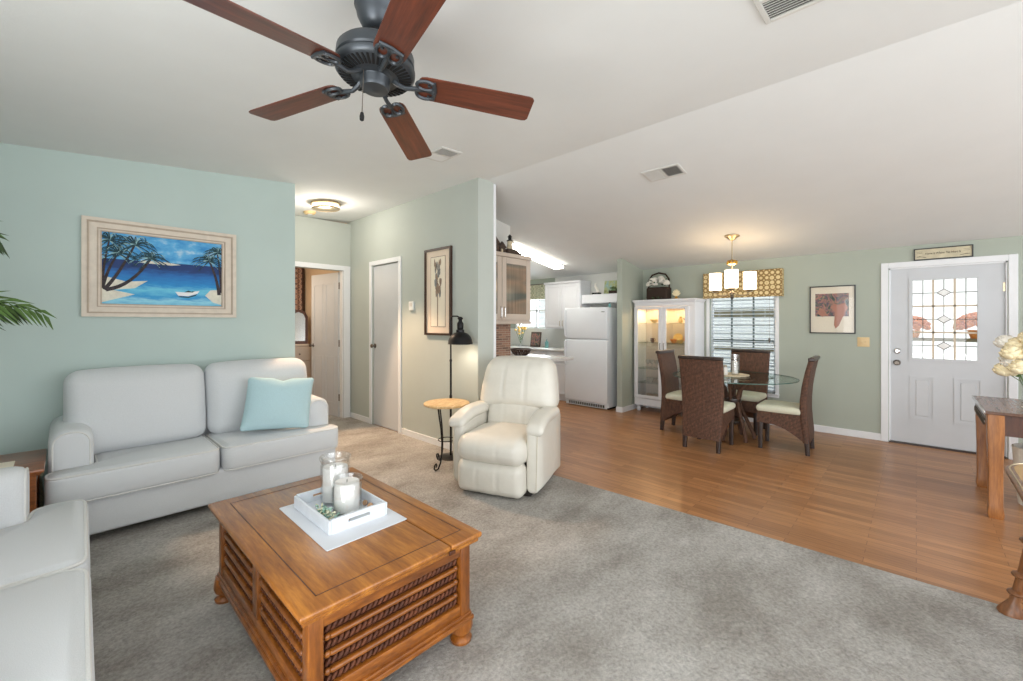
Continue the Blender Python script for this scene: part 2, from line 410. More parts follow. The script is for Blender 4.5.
def struct(o): o['kind'] = 'structure'; return o
def kids(o): return [c for c in bpy.data.objects if c.parent is o]
def dup(o, label=None, loc=None, rz=None, parent=None):
    ch = kids(o); c = o.copy(); COL.objects.link(c)
    if parent is not None: c.parent = parent
    if label: c['label'] = label
    if loc is not None: c.location = loc
    if rz is not None: c.rotation_euler = (0, 0, rz)
    for k in ch: dup(k, parent=c)
    return c
def rrect(x0, x1, z0, z1, r, n=5):
    out = []; r = max(.001, min(r, (x1-x0)*.49, (z1-z0)*.49))
    for cx, cz, a in ((x1-r, z1-r, 0), (x0+r, z1-r, 90), (x0+r, z0+r, 180), (x1-r, z0+r, 270)):
        for i in range(n+1):
            q = R(a+90*i/n); out.append((cx+r*cos(q), cz+r*sin(q)))
    return out
def frame4(m, axis, a, b, u0, u1, z0, z1, w, wz=None):
    """four mitred strips round a rectangle, from depth a to b along axis 'x' or 'y'"""
    wz = wz or w; o = [(u0, z0), (u1, z0), (u1, z1), (u0, z1)]; i = [(u0+w, z0+wz), (u1-w, z0+wz), (u1-w, z1-wz), (u0+w, z1-wz)]
    for k in range(4):
        n = (k+1) % 4; m.poly([o[k], o[n], i[n], i[k]], axis, a, b)
def T3(x, y, z, rz=0, rx=0, ry=0):
    return Matrix.Translation((x, y, z)) @ Matrix.Rotation(rz, 4, 'Z') @ Matrix.Rotation(ry, 4, 'Y') @ Matrix.Rotation(rx, 4, 'X')
# ================================================================ THE ROOM
def zc(x):
    if x < 1.64: return 2.825+.088*(x-1.64)
    if x < 3.07: return 2.825+.056*(x-1.64)
    return 2.905-.168*(x-3.07)
XW = 6.72                                  # inner face of the wall with the front door
m = MB(); m.box(-3, 6.85, -4, 8.3, -.12, 0); struct(m.build('floor', 'laminate', smooth=0))
m = MB()
m.poly([(-3, -4), (3.32, -4), (3.20, -.35), (3.10, 2.4), (3.10, 3.262), (2.936, 3.262), (2.936, 6.5), (1.3, 6.5), (1.3, 7.9), (-3, 7.9)], 'z', .001, .012)
struct(m.build('floor_carpet', 'carpet', smooth=0))
m = MB()
xs = [-3, 1.64, 3.07, 6.85]
m.poly([(x, zc(x)) for x in xs]+[(x, zc(x)+.12) for x in xs[::-1]], 'y', -4, 8.3)
struct(m.build('ceiling', 'ceiling_paint', smooth=0))
def wall_x(x0, x1, y0, y1, name, mat, step=()):
    """wall running along x, its top following the ceiling"""
    m = MB(); xs = sorted({x0, x1, *[k for k in (1.64, 3.07) if x0 < k < x1]})
    m.poly([(x0, 0), (x1, 0)]+[(x, zc(x)+.03) for x in xs[::-1]], 'y', y0, y1)
    return struct(m.build(name, mat, smooth=0))
def wall_holes(u0, u1, z1, holes, put, m):
    us = sorted({u0, u1, *[h[0] for h in holes], *[h[1] for h in holes]}); zs = sorted({0, z1, *[h[2] for h in holes], *[h[3] for h in holes]})
    for a, b in zip(us, us[1:]):
        for c, d in zip(zs, zs[1:]):
            mu, mz = (a+b)/2, (c+d)/2
            if not any(h[0] < mu < h[1] and h[2] < mz < h[3] for h in holes): put(m, a, b, c, d)
wall_x(-3, 1.634, 4.6, 4.7, 'wall_left', 'teal_paint')
m = MB(); m.box(1.53, 1.634, 4.7, 6.08, 0, 2.84); struct(m.build('wall_hall_left', 'hall_paint', smooth=0))
m = MB(); xs = (1.53, 2.938)
wall_holes(1.53, 2.938, 2.86, [(2.06, 2.83, 0, 2.165)], lambda m, a, b, c, d: m.box(a, b, 6.08, 6.18, c, d), m)
struct(m.build('wall_hall_end', 'hall_paint', smooth=0))
m = MB()
wall_holes(3.265, 7.9, 2.915, [(4.76, 5.43, 0, 2.185)], lambda m, a, b, c, d: m.box(2.938, 3.16, a, b, c, d), m)
struct(m.build('wall_hall_right', 'hall_paint', smooth=0))
m = MB(); m.box(3.16, 3.195, 3.262, 3.33, 0, 2.885); struct(m.build('trim_1', 'trim_white', smooth=0))
m = MB(); m.poly([(3.16, 0), (4.19, 0), (4.19, zc(4.19)+.03), (3.16, zc(3.16)+.03)], 'y', 4.0, 4.1); struct(m.build('wall_kitchen_left', 'white_wall_paint', smooth=0))
m = MB(); m.box(3.17, 4.18, 3.988, 4.0, .9, 1.44); struct(m.build('trim_2', 'backsplash_tile', smooth=0))
wall_x(3.16, XW, 6.9, 7.0, 'wall_kitchen_back', 'white_wall_paint')
wall_x(6.018, XW, 3.334, 3.42, 'wall_divider', 'sage_paint')
m = MB()
DW = (1.40, 2.26, .43, 2.0)               # dining window hole: y0, y1, z0, z1
KW = (5.24, 6.2, 1.28, 2.02)
DR = (-.683, .235, 0, 2.045)
wall_holes(-4, 8.3, 2.33, [DW, KW, DR], lambda m, a, b, c, d: m.box(XW, XW+.13, a, b, c, d), m)
struct(m.build('wall_right', 'sage_paint', smooth=0))
m = MB(); m.box(-1.5, -1.4, 1.6, 4.6, 0, 2.62); struct(m.build('wall_west', 'teal_paint', smooth=0))
# bedroom beyond the hall
m = MB(); m.box(.9, 2.938, 7.8, 7.9, 0, 2.92); struct(m.build('wall_bedroom', 'tan_wall_paint', smooth=0))
m = MB(); m.box(.8, .9, 6.18, 7.9, 0, 2.8); struct(m.build('wall_bedroom_left', 'tan_wall_paint', smooth=0))
m = MB(); m.box(2.92, 2.937, 6.2, 7.8, 0, 2.9); struct(m.build('wall_bedroom_right', 'tan_wall_paint', smooth=0))

def baseb(name, segs):
    m = MB()
    for (x0, x1, y0, y1) in segs:
        m.box(x0, x1, y0, y1, 0, .085, .004, 1)
    return struct(m.build(name, 'trim_white', smooth=0))
baseb('baseboard_right', [(XW-.014, XW, .303, 3.334)])
baseb('baseboard_left', [(-1.4, 1.634, 4.586, 4.6)])
baseb('baseboard_hall', [(2.924, 2.938, 3.262, 4.69), (2.924, 2.938, 5.50, 6.08)])
baseb('baseboard_divider', [(6.004, 6.018, 3.32, 3.434), (6.018, XW-.014, 3.32, 3.334)])
baseb('baseboard_corner', [(2.924, 3.16, 3.251, 3.265)])

# ---- front door (door_1)
def casing_y(m, y0, y1, zt, x, w, d=.018, s=-1):
    """flat casing round an opening in a wall of constant x"""
    a, b = sorted((x, x+s*d))
    m.box(a, b, y0-w, y0, 0, zt+w, .004, 1); m.box(a, b, y1, y1+w, 0, zt+w, .004, 1); m.box(a, b, y0, y1, zt, zt+w, .004, 1)
d1 = thing('door_1', 'white front door with a nine-pane leaded glass window', 'door', (XW, 0, 0)); d1['kind'] = 'structure'
m = MB(); casing_y(m, DR[0]-.005, DR[1]+.005, 2.045, 0, .066)
m.box(0, .13, DR[0]-.0, DR[0]+.012, 0, 2.045); m.box(0, .13, DR[1]-.012, DR[1], 0, 2.045); m.box(0, .13, DR[0], DR[1], 2.03, 2.045)
m.build('door_casing', 'trim_white', d1, 0)
m = MB(); m.box(.0, .13, DR[0], DR[1], 0, .018); m.build('threshold', 'dark_chair_wood', d1, 0)
GW = (-.475, .03, 1.0, 1.89)               # glass opening in the leaf
m = MB(); x0, x1 = .022, .062
for (a, b, c, e) in ((-.668, GW[0], .02, 2.03), (GW[1], .22, .02, 2.03), (GW[0], GW[1], .02, GW[2]), (GW[0], GW[1], GW[3], 2.03)):
    m.box(x0, x1, a, b, c, e)
w = .03                                    # raised lip round the glass
frame4(m, 'x', x0-.012, x0+.004, GW[0]-w, GW[1]+w, GW[2]-w, GW[3]+w, w)
for (a, b) in ((-.155, .055), (-.515, -.30)):            # two moulded lower panels
    frame4(m, 'x', x0-.007, x0+.002, a, b, .29, .80, .022)
    m.box(x0-.005, x0+.002, a+.05, b-.05, .34, .75, .005, 1)
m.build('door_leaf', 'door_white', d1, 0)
m = MB(); m.box(.040, .046, GW[0], GW[1], GW[2], GW[3]); gl = m.build('door_glass', 'leaded_glass', d1, 0)
m = MB(); gy = [GW[0]+(GW[1]-GW[0])*k/3 for k in range(4)]; gz = [GW[2]+(GW[3]-GW[2])*k/3 for k in range(4)]
for k in (1, 2):
    m.box(.026, .05, gy[k]-.009, gy[k]+.009, GW[2], GW[3]); m.box(.026, .05, GW[0], GW[1], gz[k]-.009, gz[k]+.009)
m.build('muntin', 'muntin_tan', gl, 0)
m = MB()                                   # lead cames: a cross in every pane, diamonds in the middle column
def came(a, b): m.tube([(.036, *a), (.036, *b)], .0042, 5)
for i in range(3):
    for j in range(3):
        cy, cz = (gy[i]+gy[i+1])/2, (gz[j]+gz[j+1])/2; hy, hz = .055, .042
        if i == 1:
            came((gy[i], cz), (cy-hy, cz)); came((cy+hy, cz), (gy[i+1], cz)); came((cy, gz[j]), (cy, cz-hz)); came((cy, cz+hz), (cy, gz[j+1]))
            P = [(cy-hy, cz), (cy, cz-hz), (cy+hy, cz), (cy, cz+hz)]
            for k in range(4): came(P[k], P[(k+1) % 4])
        else:
            came((gy[i], cz), (gy[i+1], cz)); came((cy, gz[j]), (cy, gz[j+1]))
m.build('lead_came', 'lead_came', gl)
m = MB()
for j in range(3):
    cy, cz = (gy[1]+gy[2])/2, (gz[j]+gz[j+1])/2
    m.poly([(cy-.052, cz), (cy, cz-.039), (cy+.052, cz), (cy, cz+.039)], 'x', .033, .039, bev=.002)
o = m.build('bevelled_diamond', 'porch_white', gl, 0)
m = MB(); m.lathe([(.032, 0), (.034, .004), (.026, .014), (.016, .018), (.016, .026), (.0, .026)], 20, T3(.022, .164, 1.075, ry=R(-90))); m.box(-.018, -.002, .148, .18, 1.069, 1.081, .003)
m.build('deadbolt', 'chrome', d1)
m = MB(); m.lathe([(.032, 0), (.034, .004), (.026, .012), (.013, .016), (.013, .045), (.024, .052), (.028, .066), (.02, .078), (0, .08)], 20, T3(.022, .164, .94, ry=R(-90)))
m.build('doorknob', 'pewter', d1)
for z in (1.78, 1.05, .3):
    m = MB(); m.lathe([(.008, -.05), (.008, .05)], 10, T3(.012, -.676, z)); m.box(.018, .024, -.70, -.655, z-.045, z+.045)
    m.build('hinge', 'nickel', d1)

# ---- closet door (door_2)
d2 = thing('door_2', 'white closet door in the teal hall wall', 'door', (2.938, 0, 0)); d2['kind'] = 'structure'
m = MB(); casing_y(m, 4.755, 5.435, 2.185, 0, .06); m.build('door_casing', 'trim_white', d2, 0)
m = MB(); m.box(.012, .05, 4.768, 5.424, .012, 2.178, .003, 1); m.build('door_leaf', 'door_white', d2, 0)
m = MB(); m.lathe([(.03, 0), (.032, .005), (.013, .012), (.013, .035), (.026, .045), (.028, .058), (.016, .068), (0, .069)], 18, T3(.012, 5.375, 1.09, ry=R(-90))); m.build('doorknob', 'pewter', d2)
for z in (1.95, .28):
    m = MB(); m.box(.002, .014, 4.75, 4.775, z-.05, z+.05, .003, 1); m.lathe([(.008, -.05), (.008, .05)], 8, T3(.0, 4.762, z)); m.build('hinge', 'pewter', d2)

# ---- bedroom door (door_3), standing open
d3 = thing('door_3', 'white panel door standing open into the bedroom', 'door', (2.815, 6.08, 0)); d3['kind'] = 'structure'
m = MB()
for (a, b, c, e) in ((.015, .115, 0, 2.235), (-.755, .015, 2.165, 2.235), (-.825, -.755, 0, 2.235)): m.box(a, b, -.018, 0, c, e, .004, 1)
m.box(.001, .014, .001, .1, 0, 2.164); m.box(-.754, -.741, .001, .1, 0, 2.164)
m.build('door_casing', 'trim_white', d3, 0)
m = MB(); M = T3(-.012, .105, 0, R(97))
m.box(0, .76, -.036, 0, .012, 2.15, .003, 1, M)
for (a, b) in ((.09, .35), (.42, .68)):
    for (c, e) in ((.2, .9), (1.05, 2.0)):
        tmp_ = MB(); frame4(tmp_, 'y', -.002, .005, a, b, c, e, .02); m._add(tmp_.bm, M)
m.build('door_leaf', 'door_white', d3, 0)
m = MB(); m.lathe([(.03, 0), (.012, .012), (.012, .035), (.026, .045), (.026, .06), (0, .068)], 16, M @ T3(.70, 0, 1.05, 0, R(-90))); m.build('doorknob', 'pewter', d3)
for z in (1.95, 1.1, .3):
    m = MB(); m.box(-.006, .006, .09, .118, z-.05, z+.05); m.lathe([(.008, -.05), (.008, .05)], 8, T3(-.004, .104, z)); m.build('hinge', 'pewter', d3)

# ---- dining window (window_1)
w1 = thing('window_1', 'dining room window with three by three panes behind white blinds', 'window', (XW, 0, 0)); w1['kind'] = 'structure'
y0, y1, z0, z1 = DW
m = MB(); casing_y_w = [(y0-.045, y0, z0-.05, z1+.05), (y1, y1+.045, z0-.05, z1+.05), (y0, y1, z0-.05, z0), (y0, y1, z1, z1+.05)]
for a, b, c, e in casing_y_w: m.box(-.012, 0, a, b, c, e, .003, 1)
m.box(-.03, .02, y0-.05, y1+.05, z0-.018, z0, .004, 1)
for a, b, c, e in ((y0, y0+.03, z0, z1), (y1-.03, y1, z0, z1), (y0, y1, z0, z0+.03), (y0, y1, z1-.03, z1)): m.box(.06, .1, a, b, c, e)
m.build('window_frame', 'trim_white', w1, 0)
m = MB()
for k in (1, 2):
    y = y0+(y1-y0)*k/3; m.box(.074, .09, y-.011, y+.011, z0, z1)
for z in (.80, 1.14, 1.48, 1.8): m.box(.074, .09, y0, y1, z-.009-(.012 if z == 1.14 else 0), z+.009+(.012 if z == 1.14 else 0))
m.build('muntin', 'sash_green', w1, 0)
m = MB(); m.box(.081, .084, y0, y1, z0, z1); m.build('window_pane', 'window_glass', w1, 0)
# ---- kitchen window (window_2)
w2 = thing('window_2', 'kitchen window over the counter under a floral valance', 'window', (XW, 0, 0)); w2['kind'] = 'structure'
y0, y1, z0, z1 = KW; m = MB()
for a, b, c, e in ((y0-.05, y0, z0-.05, z1+.05), (y1, y1+.05, z0-.05, z1+.05), (y0, y1, z0-.05, z0), (y0, y1, z1, z1+.05)): m.box(-.012, 0, a, b, c, e, .003, 1)
for a, b, c, e in ((y0, y0+.035, z0, z1), (y1-.035, y1, z0, z1), (y0, y1, z0, z0+.035), (y0, y1, z1-.035, z1), (y0, y1, 1.63, 1.665), (5.7, 5.73, z0, z1)): m.box(.06, .1, a, b, c, e)
m.build('window_frame', 'trim_white', w2, 0)
m = MB(); m.box(.081, .084, y0, y1, z0, z1); m.build('window_pane', 'window_glass', w2, 0)

# ================================================================ OUTSIDE, seen through the panes
m = MB(); m.box(6.9, 14, -5, 9, -.3, -.18); struct(m.build('porch_floor', 'porch_white', smooth=0))
m = MB()
for k in range(14): m.box(9.4, 9.45, 1.2, 8, k*.17+.0, k*.17+.15, .006, 1)
m.box(9.45, 9.5, 1.2, 8, -.2, 2.4); tag(m.build('neighbouring_house', 'porch_white', smooth=0), 'white lap-sided house outside the dining window', 'house')
m = MB(); m.box(7.7, 7.82, .9, 3.4, 1.5, 1.62); m.box(7.7, 7.82, 1.4, 1.5, -.2, 1.5); m.box(7.7, 7.8, .9, 3.4, .95, 1.0)
tag(m.build('porch_railing', 'porch_beam', smooth=0), 'tan porch beam and rail outside the dining window', 'railing')
m = MB(); m.box(7.3, 7.42, -1.3, .5, 1.18, 1.22); m.box(7.34, 7.38, .05, .09, -.2, 1.18); m.box(7.34, 7.38, -1.0, -.96, -.2, 1.18)
tag(m.build('porch_ledge', 'porch_beam', smooth=0), 'tan porch ledge with orange flowers seen through the front door glass', 'ledge')
for i, (y, s) in enumerate(((.03, 1.0), (-.52, 1.15))):
    t = thing('flower_pot', ('orange mums seen through the left panes of the front door', 'orange mums seen through the right panes of the front door')[i], 'flowers', (7.36, y, 1.22), group='orange mums on the porch ledge')
    m = MB(); m.lathe([(.05*s, 0), (.075*s, .08*s), (.08*s, .09*s), (.07*s, .09*s), (.0, .08*s)], 16); m.build('pot', 'ceramic_orange', t)
    m = MB()
    for k in range(100):
        a, b = random.random()*2*pi, random.random()*pi*.5; rr = .15*s
        m.ball((rr*cos(a)*cos(b), rr*sin(a)*cos(b), .1*s+.9*rr*sin(b)+.01), .03*s, 6, 4)
    m.build('blossoms', 'petal_orange', t)
# ================================================================ SOFAS
def fillet(pts, r, n=5):
    """round the corners of an outline and sample its long edges"""
    out = []; k = len(pts)
    for i in range(k):
        p = Vector(pts[i]); a = Vector(pts[i-1]); b = Vector(pts[(i+1) % k])
        da, db = (a-p), (b-p); q = min(r, da.length*.45, db.length*.45); da.normalize(); db.normalize()
        s, e = p+da*q, p+db*q
        for j in range(n+1):
            t = j/n; out.append(tuple(s*(1-t)**2+p*2*t*(1-t)+e*t*t))
    return out
def inset(pts, d):
    k = len(pts); out = []; area = sum(pts[i-1][0]*pts[i][1]-pts[i][0]*pts[i-1][1] for i in range(k)); s = 1 if area > 0 else -1
    for i in range(k):
        a, p, b = Vector(pts[i-1]), Vector(pts[i]), Vector(pts[(i+1) % k])
        t = (b-a).normalized(); nrm = Vector((-t.y, t.x))*s; out.append(tuple(p+nrm*d))
    return out
def slab(m, pts, z0, z1, r, crown=.02, fn=None):
    loops = []
    for a in (0, 30, 60, 90): loops.append(([*inset(pts, r*(1-sin(R(a))))], z0+r-r*cos(R(a))))
    for a in (90, 60, 30, 0): loops.append(([*inset(pts, r*(1-sin(R(a))))], z1-r+r*cos(R(a))))
    L = [[(x, y, z) for x, y in lp] for lp, z in loops]
    for d, k in ((.006, .2),):
        L.append([(x, y, z1+crown*k) for x, y in inset(pts, r+d)])
    if fn: L = [[fn(Vector(p)) for p in lp] for lp in L]
    m.loft(L)
def make_sofa(name, label, cat, Wd, loc, rz, group):
    t = thing(name, label, cat, loc, rz, group)
    m = MB(); m.cushion((Wd/2, .42, .185), (Wd-.05, .76, .25), .025, n=4); m.build('base', 'sofa_fabric', t)
    for x in (.09, Wd-.09):
        for y in (.1, .72):
            m = MB(); m.lathe([(.022, 0), (.03, .065)], 12, T3(x, y, 0)); m.build('leg', 'dark_chair_wood', t)
    for s in (0, 1):                                   # arms with a rounded top and a piped front panel
        x0, x1 = (.015, .225) if s == 0 else (Wd-.225, Wd-.015)
        def prof(d, up=0): return rrect(x0+d, x1-d, .09+d, .715+up-d, .085, 6)
        m = MB(); L = []
        for d, y in ((.045, .20), (.02, .205), (.006, .22), (0, .245), (0, .5), (0, .80), (.02, .82)):
            L.append([(px, y, pz+(.03*(y-.2) if pz > .5 else 0)) for px, pz in prof(d)])
        m.loft(L); a = m.build('arm', 'sofa_fabric', t, 60)
        m = MB(); m.tube([(px, .206, pz) for px, pz in rrect(x0+.02, x1-.02, .11, .70, .075, 6)], .0055, 6, True); m.build('piping', 'sofa_piping', a)
    m = MB(); m.cushion((Wd/2, .73, .56), (Wd-.30, .17, .78), .06, (0, .0, 0), 4); m.build('back_frame', 'sofa_fabric', t)
    c = Wd/2
    for s in (-1, 1):                                  # T-shaped seat cushions lapping the arm fronts
        pts = [(c+s*.006, 0), (c+s*(c-.004), .0), (c+s*(c-.004), .195), (c+s*(c-.235), .205), (c+s*(c-.235), .64), (c+s*.006, .64)]
        if s < 0: pts = pts[::-1]
        o = fillet(pts, .085, 7); m = MB()
        slab(m, o, .29, .475, .03, .03, lambda v: Vector((v.x, v.y-.012*max(0, 1-((v.z-.38)/.1)**2) if v.y < .1 else v.y, v.z)))
        q = m.build('seat_cushion', 'sofa_fabric', t, 70)
        m = MB(); e = inset(o, .006)
        m.tube([(x, y, .466) for x, y in e], .0075, 6, True); m.tube([(x, y, .299) for x, y in e], .0075, 6, True)
        m.build('piping', 'sofa_piping', q)
    for s in (-1, 1):                                  # loose back cushions
        w = c-.085; cx = c+s*(w/2+.003)
        def lean(v): v.y += .10*(v.z+.29)/.58+.03*(v.z/.3)**2; return v
        m = MB(); m.cushion((cx, .515, .765), (w, .20, .58), .085, (.0, .045, .018), 9, lean); m.build('back_cushion', 'sofa_fabric', t, 180)
    return t
make_sofa('sofa', 'white two-seat sofa with a pale blue pillow against the teal wall', 'sofa', 1.80, (-.08, 3.74, 0), 0, 'matching white sofas')
make_sofa('loveseat', 'white sofa at the left edge of the picture, beside the coffee table', 'sofa', 1.79, (.05, 1.45, 0), R(88.8), 'matching white sofas')
t = thing('throw_pillow', 'pale blue square throw pillow on the right seat of the sofa', 'pillow', (1.285, 3.985, .715), rot=(R(-20), R(5), R(-9)))
m = MB()
def pil(v):
    u, w = v.x/.25, v.z/.22; k = (1-min(1, abs(u))**2.6)*(1-min(1, abs(w))**2.6)
    v.y = v.y*(.12+.88*max(0, k)**.5); v.x = v.x*(1+.05*abs(w)**3)+.10*v.z; v.z *= 1+.05*abs(u)**3
    if v.z > 0: v.z -= .03*math.exp(-(u/.16)**2)*max(0, w)**4
    return v
m.cushion((0, 0, 0), (.50, .17, .43), .03, (0, .02, 0), 14, pil); m.build('pillow_cover', 'pillow_blue', t, 180)

# ---- end table in the corner
t = thing('end_table', 'small wooden end table in the corner between the two sofas', 'table', (-.338, 3.97, 0))
m = MB(); m.box(-.27, .265, -.29, .29, .535, .56, .008); m.box(-.255, .25, -.275, .275, .52, .535, .004, 1); m.build('tabletop', 'end_table_wood', t)
m = MB(); m.box(-.235, .23, -.255, .255, .43, .52, .003, 1); m.build('apron', 'end_table_wood', t)
m = MB(); m.box(-.235, .23, -.255, .255, .14, .16, .003, 1); m.build('shelf', 'end_table_wood', t)
for sx in (-.215, .205):
    for sy in (-.232, .232):
        m = MB(); m.box(sx-.028, sx+.028, sy-.028, sy+.028, 0, .52, .005, 1); m.build('leg', 'end_table_wood', t)
m = MB()
for k in range(7): m.box(.195, .215, -.19+k*.06, -.165+k*.06, .16, .43)
m.build('slat', 'end_table_wood', t, 0)
m = MB(); m.box(-.44, -.2, 3.84, 4.0, .56, .564); tag(m.build('notepad', 'paper', smooth=0), 'cream notepad lying on the corner end table', 'notepad')
t = thing('wicker_basket', 'pale wicker basket behind the corner end table', 'basket', (-.222, 4.41, 0))
m = MB(); m.lathe([(.10, 0), (.125, .05), (.135, .2), (.12, .34), (.128, .36), (.118, .36), (.11, .34), (.12, .2), (.09, .02), (0, .02)], 22); m.build('basket_body', 'wicker_pale', t)
m = MB(); m.tube([(.124*cos(2*pi*k/24), .124*sin(2*pi*k/24), .36) for k in range(24)], .012, 7, True); m.build('rim', 'wicker_pale', t)

# ---- palm behind the loveseat
t = thing('potted_palm', 'tall green palm whose fronds reach in from the left edge', 'plant', (-1.02, 3.9, 0))
m = MB(); m.lathe([(.13, 0), (.17, .05), (.19, .3), (.2, .32), (.185, .32), (.17, .28), (0, .28)], 24); m.build('pot', 'ceramic_brown', t)
m = MB(); m.tube([(0, 0, .28), (.02, .01, .7), (.0, 0, 1.2)], [.035, .028, .02], 8); m.build('stem', 'palm_trunk', t)
def frond(parent, mid, tip, n=17, ll=.26, mat='leaf_green'):
    b0, b1, b2 = Vector((0, 0, 1.15)), Vector(mid), Vector(tip)
    P = lambda u: b0*(1-u)**2+b1*2*u*(1-u)+b2*u*u
    m = MB(); m.tube([P(k/14) for k in range(15)], [.009-.006*k/14 for k in range(15)], 6)
    for k in range(n):
        u = .3+.7*k/(n-1); p = P(u); d = (P(min(1, u+.02))-P(u-.02)).normalized(); side = d.cross(Vector((0, 0, 1))).normalized(); up = side.cross(d)
        for s in (-1, 1):
            l = ll*(1-.6*abs(u-.55)/.5)*random.uniform(.85, 1.1)
            a = (d*.62+side*s*.42+Vector((0, 0, -.50 if (k+s) % 4 else .15))).normalized(); w = (a.cross(side)).normalized()*.010
            q1 = p+a*l*.45; q2 = p+a*l+Vector((0, 0, -.03))
            tb = bmesh.new(); V = [tb.verts.new(x) for x in (p, q1+w, q2, q1-w)]; hi = tb.verts.new(q1+side*.004)
            for fa in ((V[0], V[1], hi), (V[1], V[2], hi), (V[2], V[3], hi), (V[3], V[0], hi)): tb.faces.new(fa)
            m._add(tb)
    return m.build('frond', mat, parent, 0)
for mid, tip, mt in (((.55, .02, 1.72), (.93, .04, 1.47), 'leaf_green'), ((.45, .12, 2.2), (.72, .2, 1.95), 'leaf_green'), ((.45, -.1, 2.05), (.74, -.12, 1.90), 'leaf_dark'),
                 ((.5, .1, 1.55), (.80, .16, 1.50), 'leaf_dark'), ((.1, -.5, 2.0), (.2, -.8, 1.6), 'leaf_green'), ((-.1, .3, 2.2), (-.15, .5, 2.0), 'leaf_dark'), ((.0, -.4, 2.3), (.05, -.7, 2.1), 'leaf_dark'), ((.05, .35, 1.9), (.1, .58, 1.7), 'leaf_green')):
    frond(t, mid, tip, mat=mt)

# ================================================================ COFFEE TABLE
t = thing('coffee_table', 'carved square wooden coffee table with bun feet on the carpet', 'table', (.891, 1.998, 0))
hx, hy = .384, .612; bx, by = .345, .573
m = MB(); m.box(-bx+.03, bx-.03, -by+.03, by-.03, .13, .45); m.build('chest_body', 'groove_dark', t, 0)
for sx in (-1, 1):
    for sy in (-1, 1):
        m = MB(); X0, X1 = sorted((sx*bx, sx*(bx-.052))); Y0, Y1 = sorted((sy*by, sy*(by-.052)))
        m.box(X0, X1, Y0, Y1, .12, .447, .006); m.build('corner_post', 'pine_post', t)
        m = MB(); m.lathe([(.0, 0), (.036, 0), (.046, .012), (.048, .024), (.038, .036), (.028, .042), (.03, .05), (.046, .058), (.052, .078), (.05, .10), (.044, .13)], 24, T3(sx*.322, sy*.538, 0))
        m.build('bun_foot', 'pine_post', t)
for sy in (-1, 1):
    for (a, b, d) in ((.395, .447, 0), (.135, .185, 0)):
        m = MB(); Y0, Y1 = sorted((sy*(by-.004), sy*(by-.035))); m.box(-bx+.05, bx-.05, Y0, Y1, a, b, .005); m.build('rail', 'pine_side', t)
for sx in (-1, 1):
    for (a, b) in ((.395, .447), (.135, .185)):
        m = MB(); X0, X1 = sorted((sx*(bx-.004), sx*(bx-.035))); m.box(X0, X1, -by+.05, by-.05, a, b, .005); m.build('rail', 'pine_side_y', t)
    m = MB(); X0, X1 = sorted((sx*(bx-.004), sx*(bx-.035))); m.box(X0, X1, -.032, .032, .18, .40, .006); m.build('stile', 'pine_post', t)
m = MB(); m.box(-bx-.014, bx+.014, -by-.014, by+.014, .104, .128, .008); m.box(-bx-.006, bx+.006, -by-.006, by+.006, .126, .142, .006); m.build('base_moulding', 'pine_side', t)
def carved(u0, u1, M):
    """ropes and reeds lying across a sunk panel that faces -y"""
    z0, z1 = .188, .392; rows = 7; st = (z1-z0)/rows
    for k in range(rows):
        z = z0+st*(k+.5)
        if k % 2:
            mr = MB(); mr.cushion(((u0+u1)/2, .018, z), (u1-u0-.05, .026, st*.62), .0085, n=2, M=M)
            for u in (u0+.018, u1-.018): mr.ball((u, .018, z), (.013, .011, .012), 10, 6, M)
            mr.build('reed_moulding', 'pine_side', t)
        else:
            mc = MB(); n = int((u1-u0-.02)/.021)
            for i in range(n):
                u = u0+.01+(u1-u0-.02)*(i+.5)/n
                mc.ball((0, 0, 0), (.0085, .010, st*.60), 8, 6, M @ T3(u, .022, z, 0, 0, R(38)))
            mc.build('rope_carving', 'pine_carved', t)
carved(-bx+.052, bx-.052, T3(0, -by, 0)); carved(-bx+.052, bx-.052, T3(0, by, 0, R(180)))
for a, b in ((-by+.052, -.032), (.032, by-.052)):
    carved(a, b, T3(-bx, 0, 0, R(-90))); carved(a, b, T3(bx, 0, 0, R(90)))
XS = .212                                        # the seam where the lid ends
def topboard(m, x0, x1):
    y0, y1 = -hy, hy
    m.box(x0, x1, y0, y1, .466, .49, .009, 3); m.box(x0+(.012 if x0 < -.3 else 0), x1-(.012 if x1 > .3 else 0), y0+.012, y1-.012, .447, .470, .006)
m = MB(); topboard(m, -hx, XS-.0015); lid = m.build('lid', 'pine_top', t)
m = MB(); topboard(m, XS+.0015, hx); fix = m.build('top', 'pine_top', t)
m = MB(); I = .078
for (a, b, c, d) in ((-hx+I, -hx+I+.004, -hy+I, hy-I), (-hx+I, XS-.003, -hy+I, -hy+I+.004), (-hx+I, XS-.003, hy-I-.004, hy-I)): m.box(a, b, c, d, .4895, .4906)
m.build('inlay_line', 'groove_dark', lid, 0)
m = MB()
for (a, b, c, d) in ((hx-.062, hx-.058, -hy+I, hy-I), (XS+.003, hx-.058, -hy+I, -hy+I+.004), (XS+.003, hx-.058, hy-I-.004, hy-I)): m.box(a, b, c, d, .4895, .4906)
m.build('inlay_line', 'groove_dark', fix, 0)
m = MB(); m.box(XS-.012, XS+.02, -hy-.002, -hy+.006, .452, .468, .002, 1); m.build('lid_catch', 'groove_dark', t)

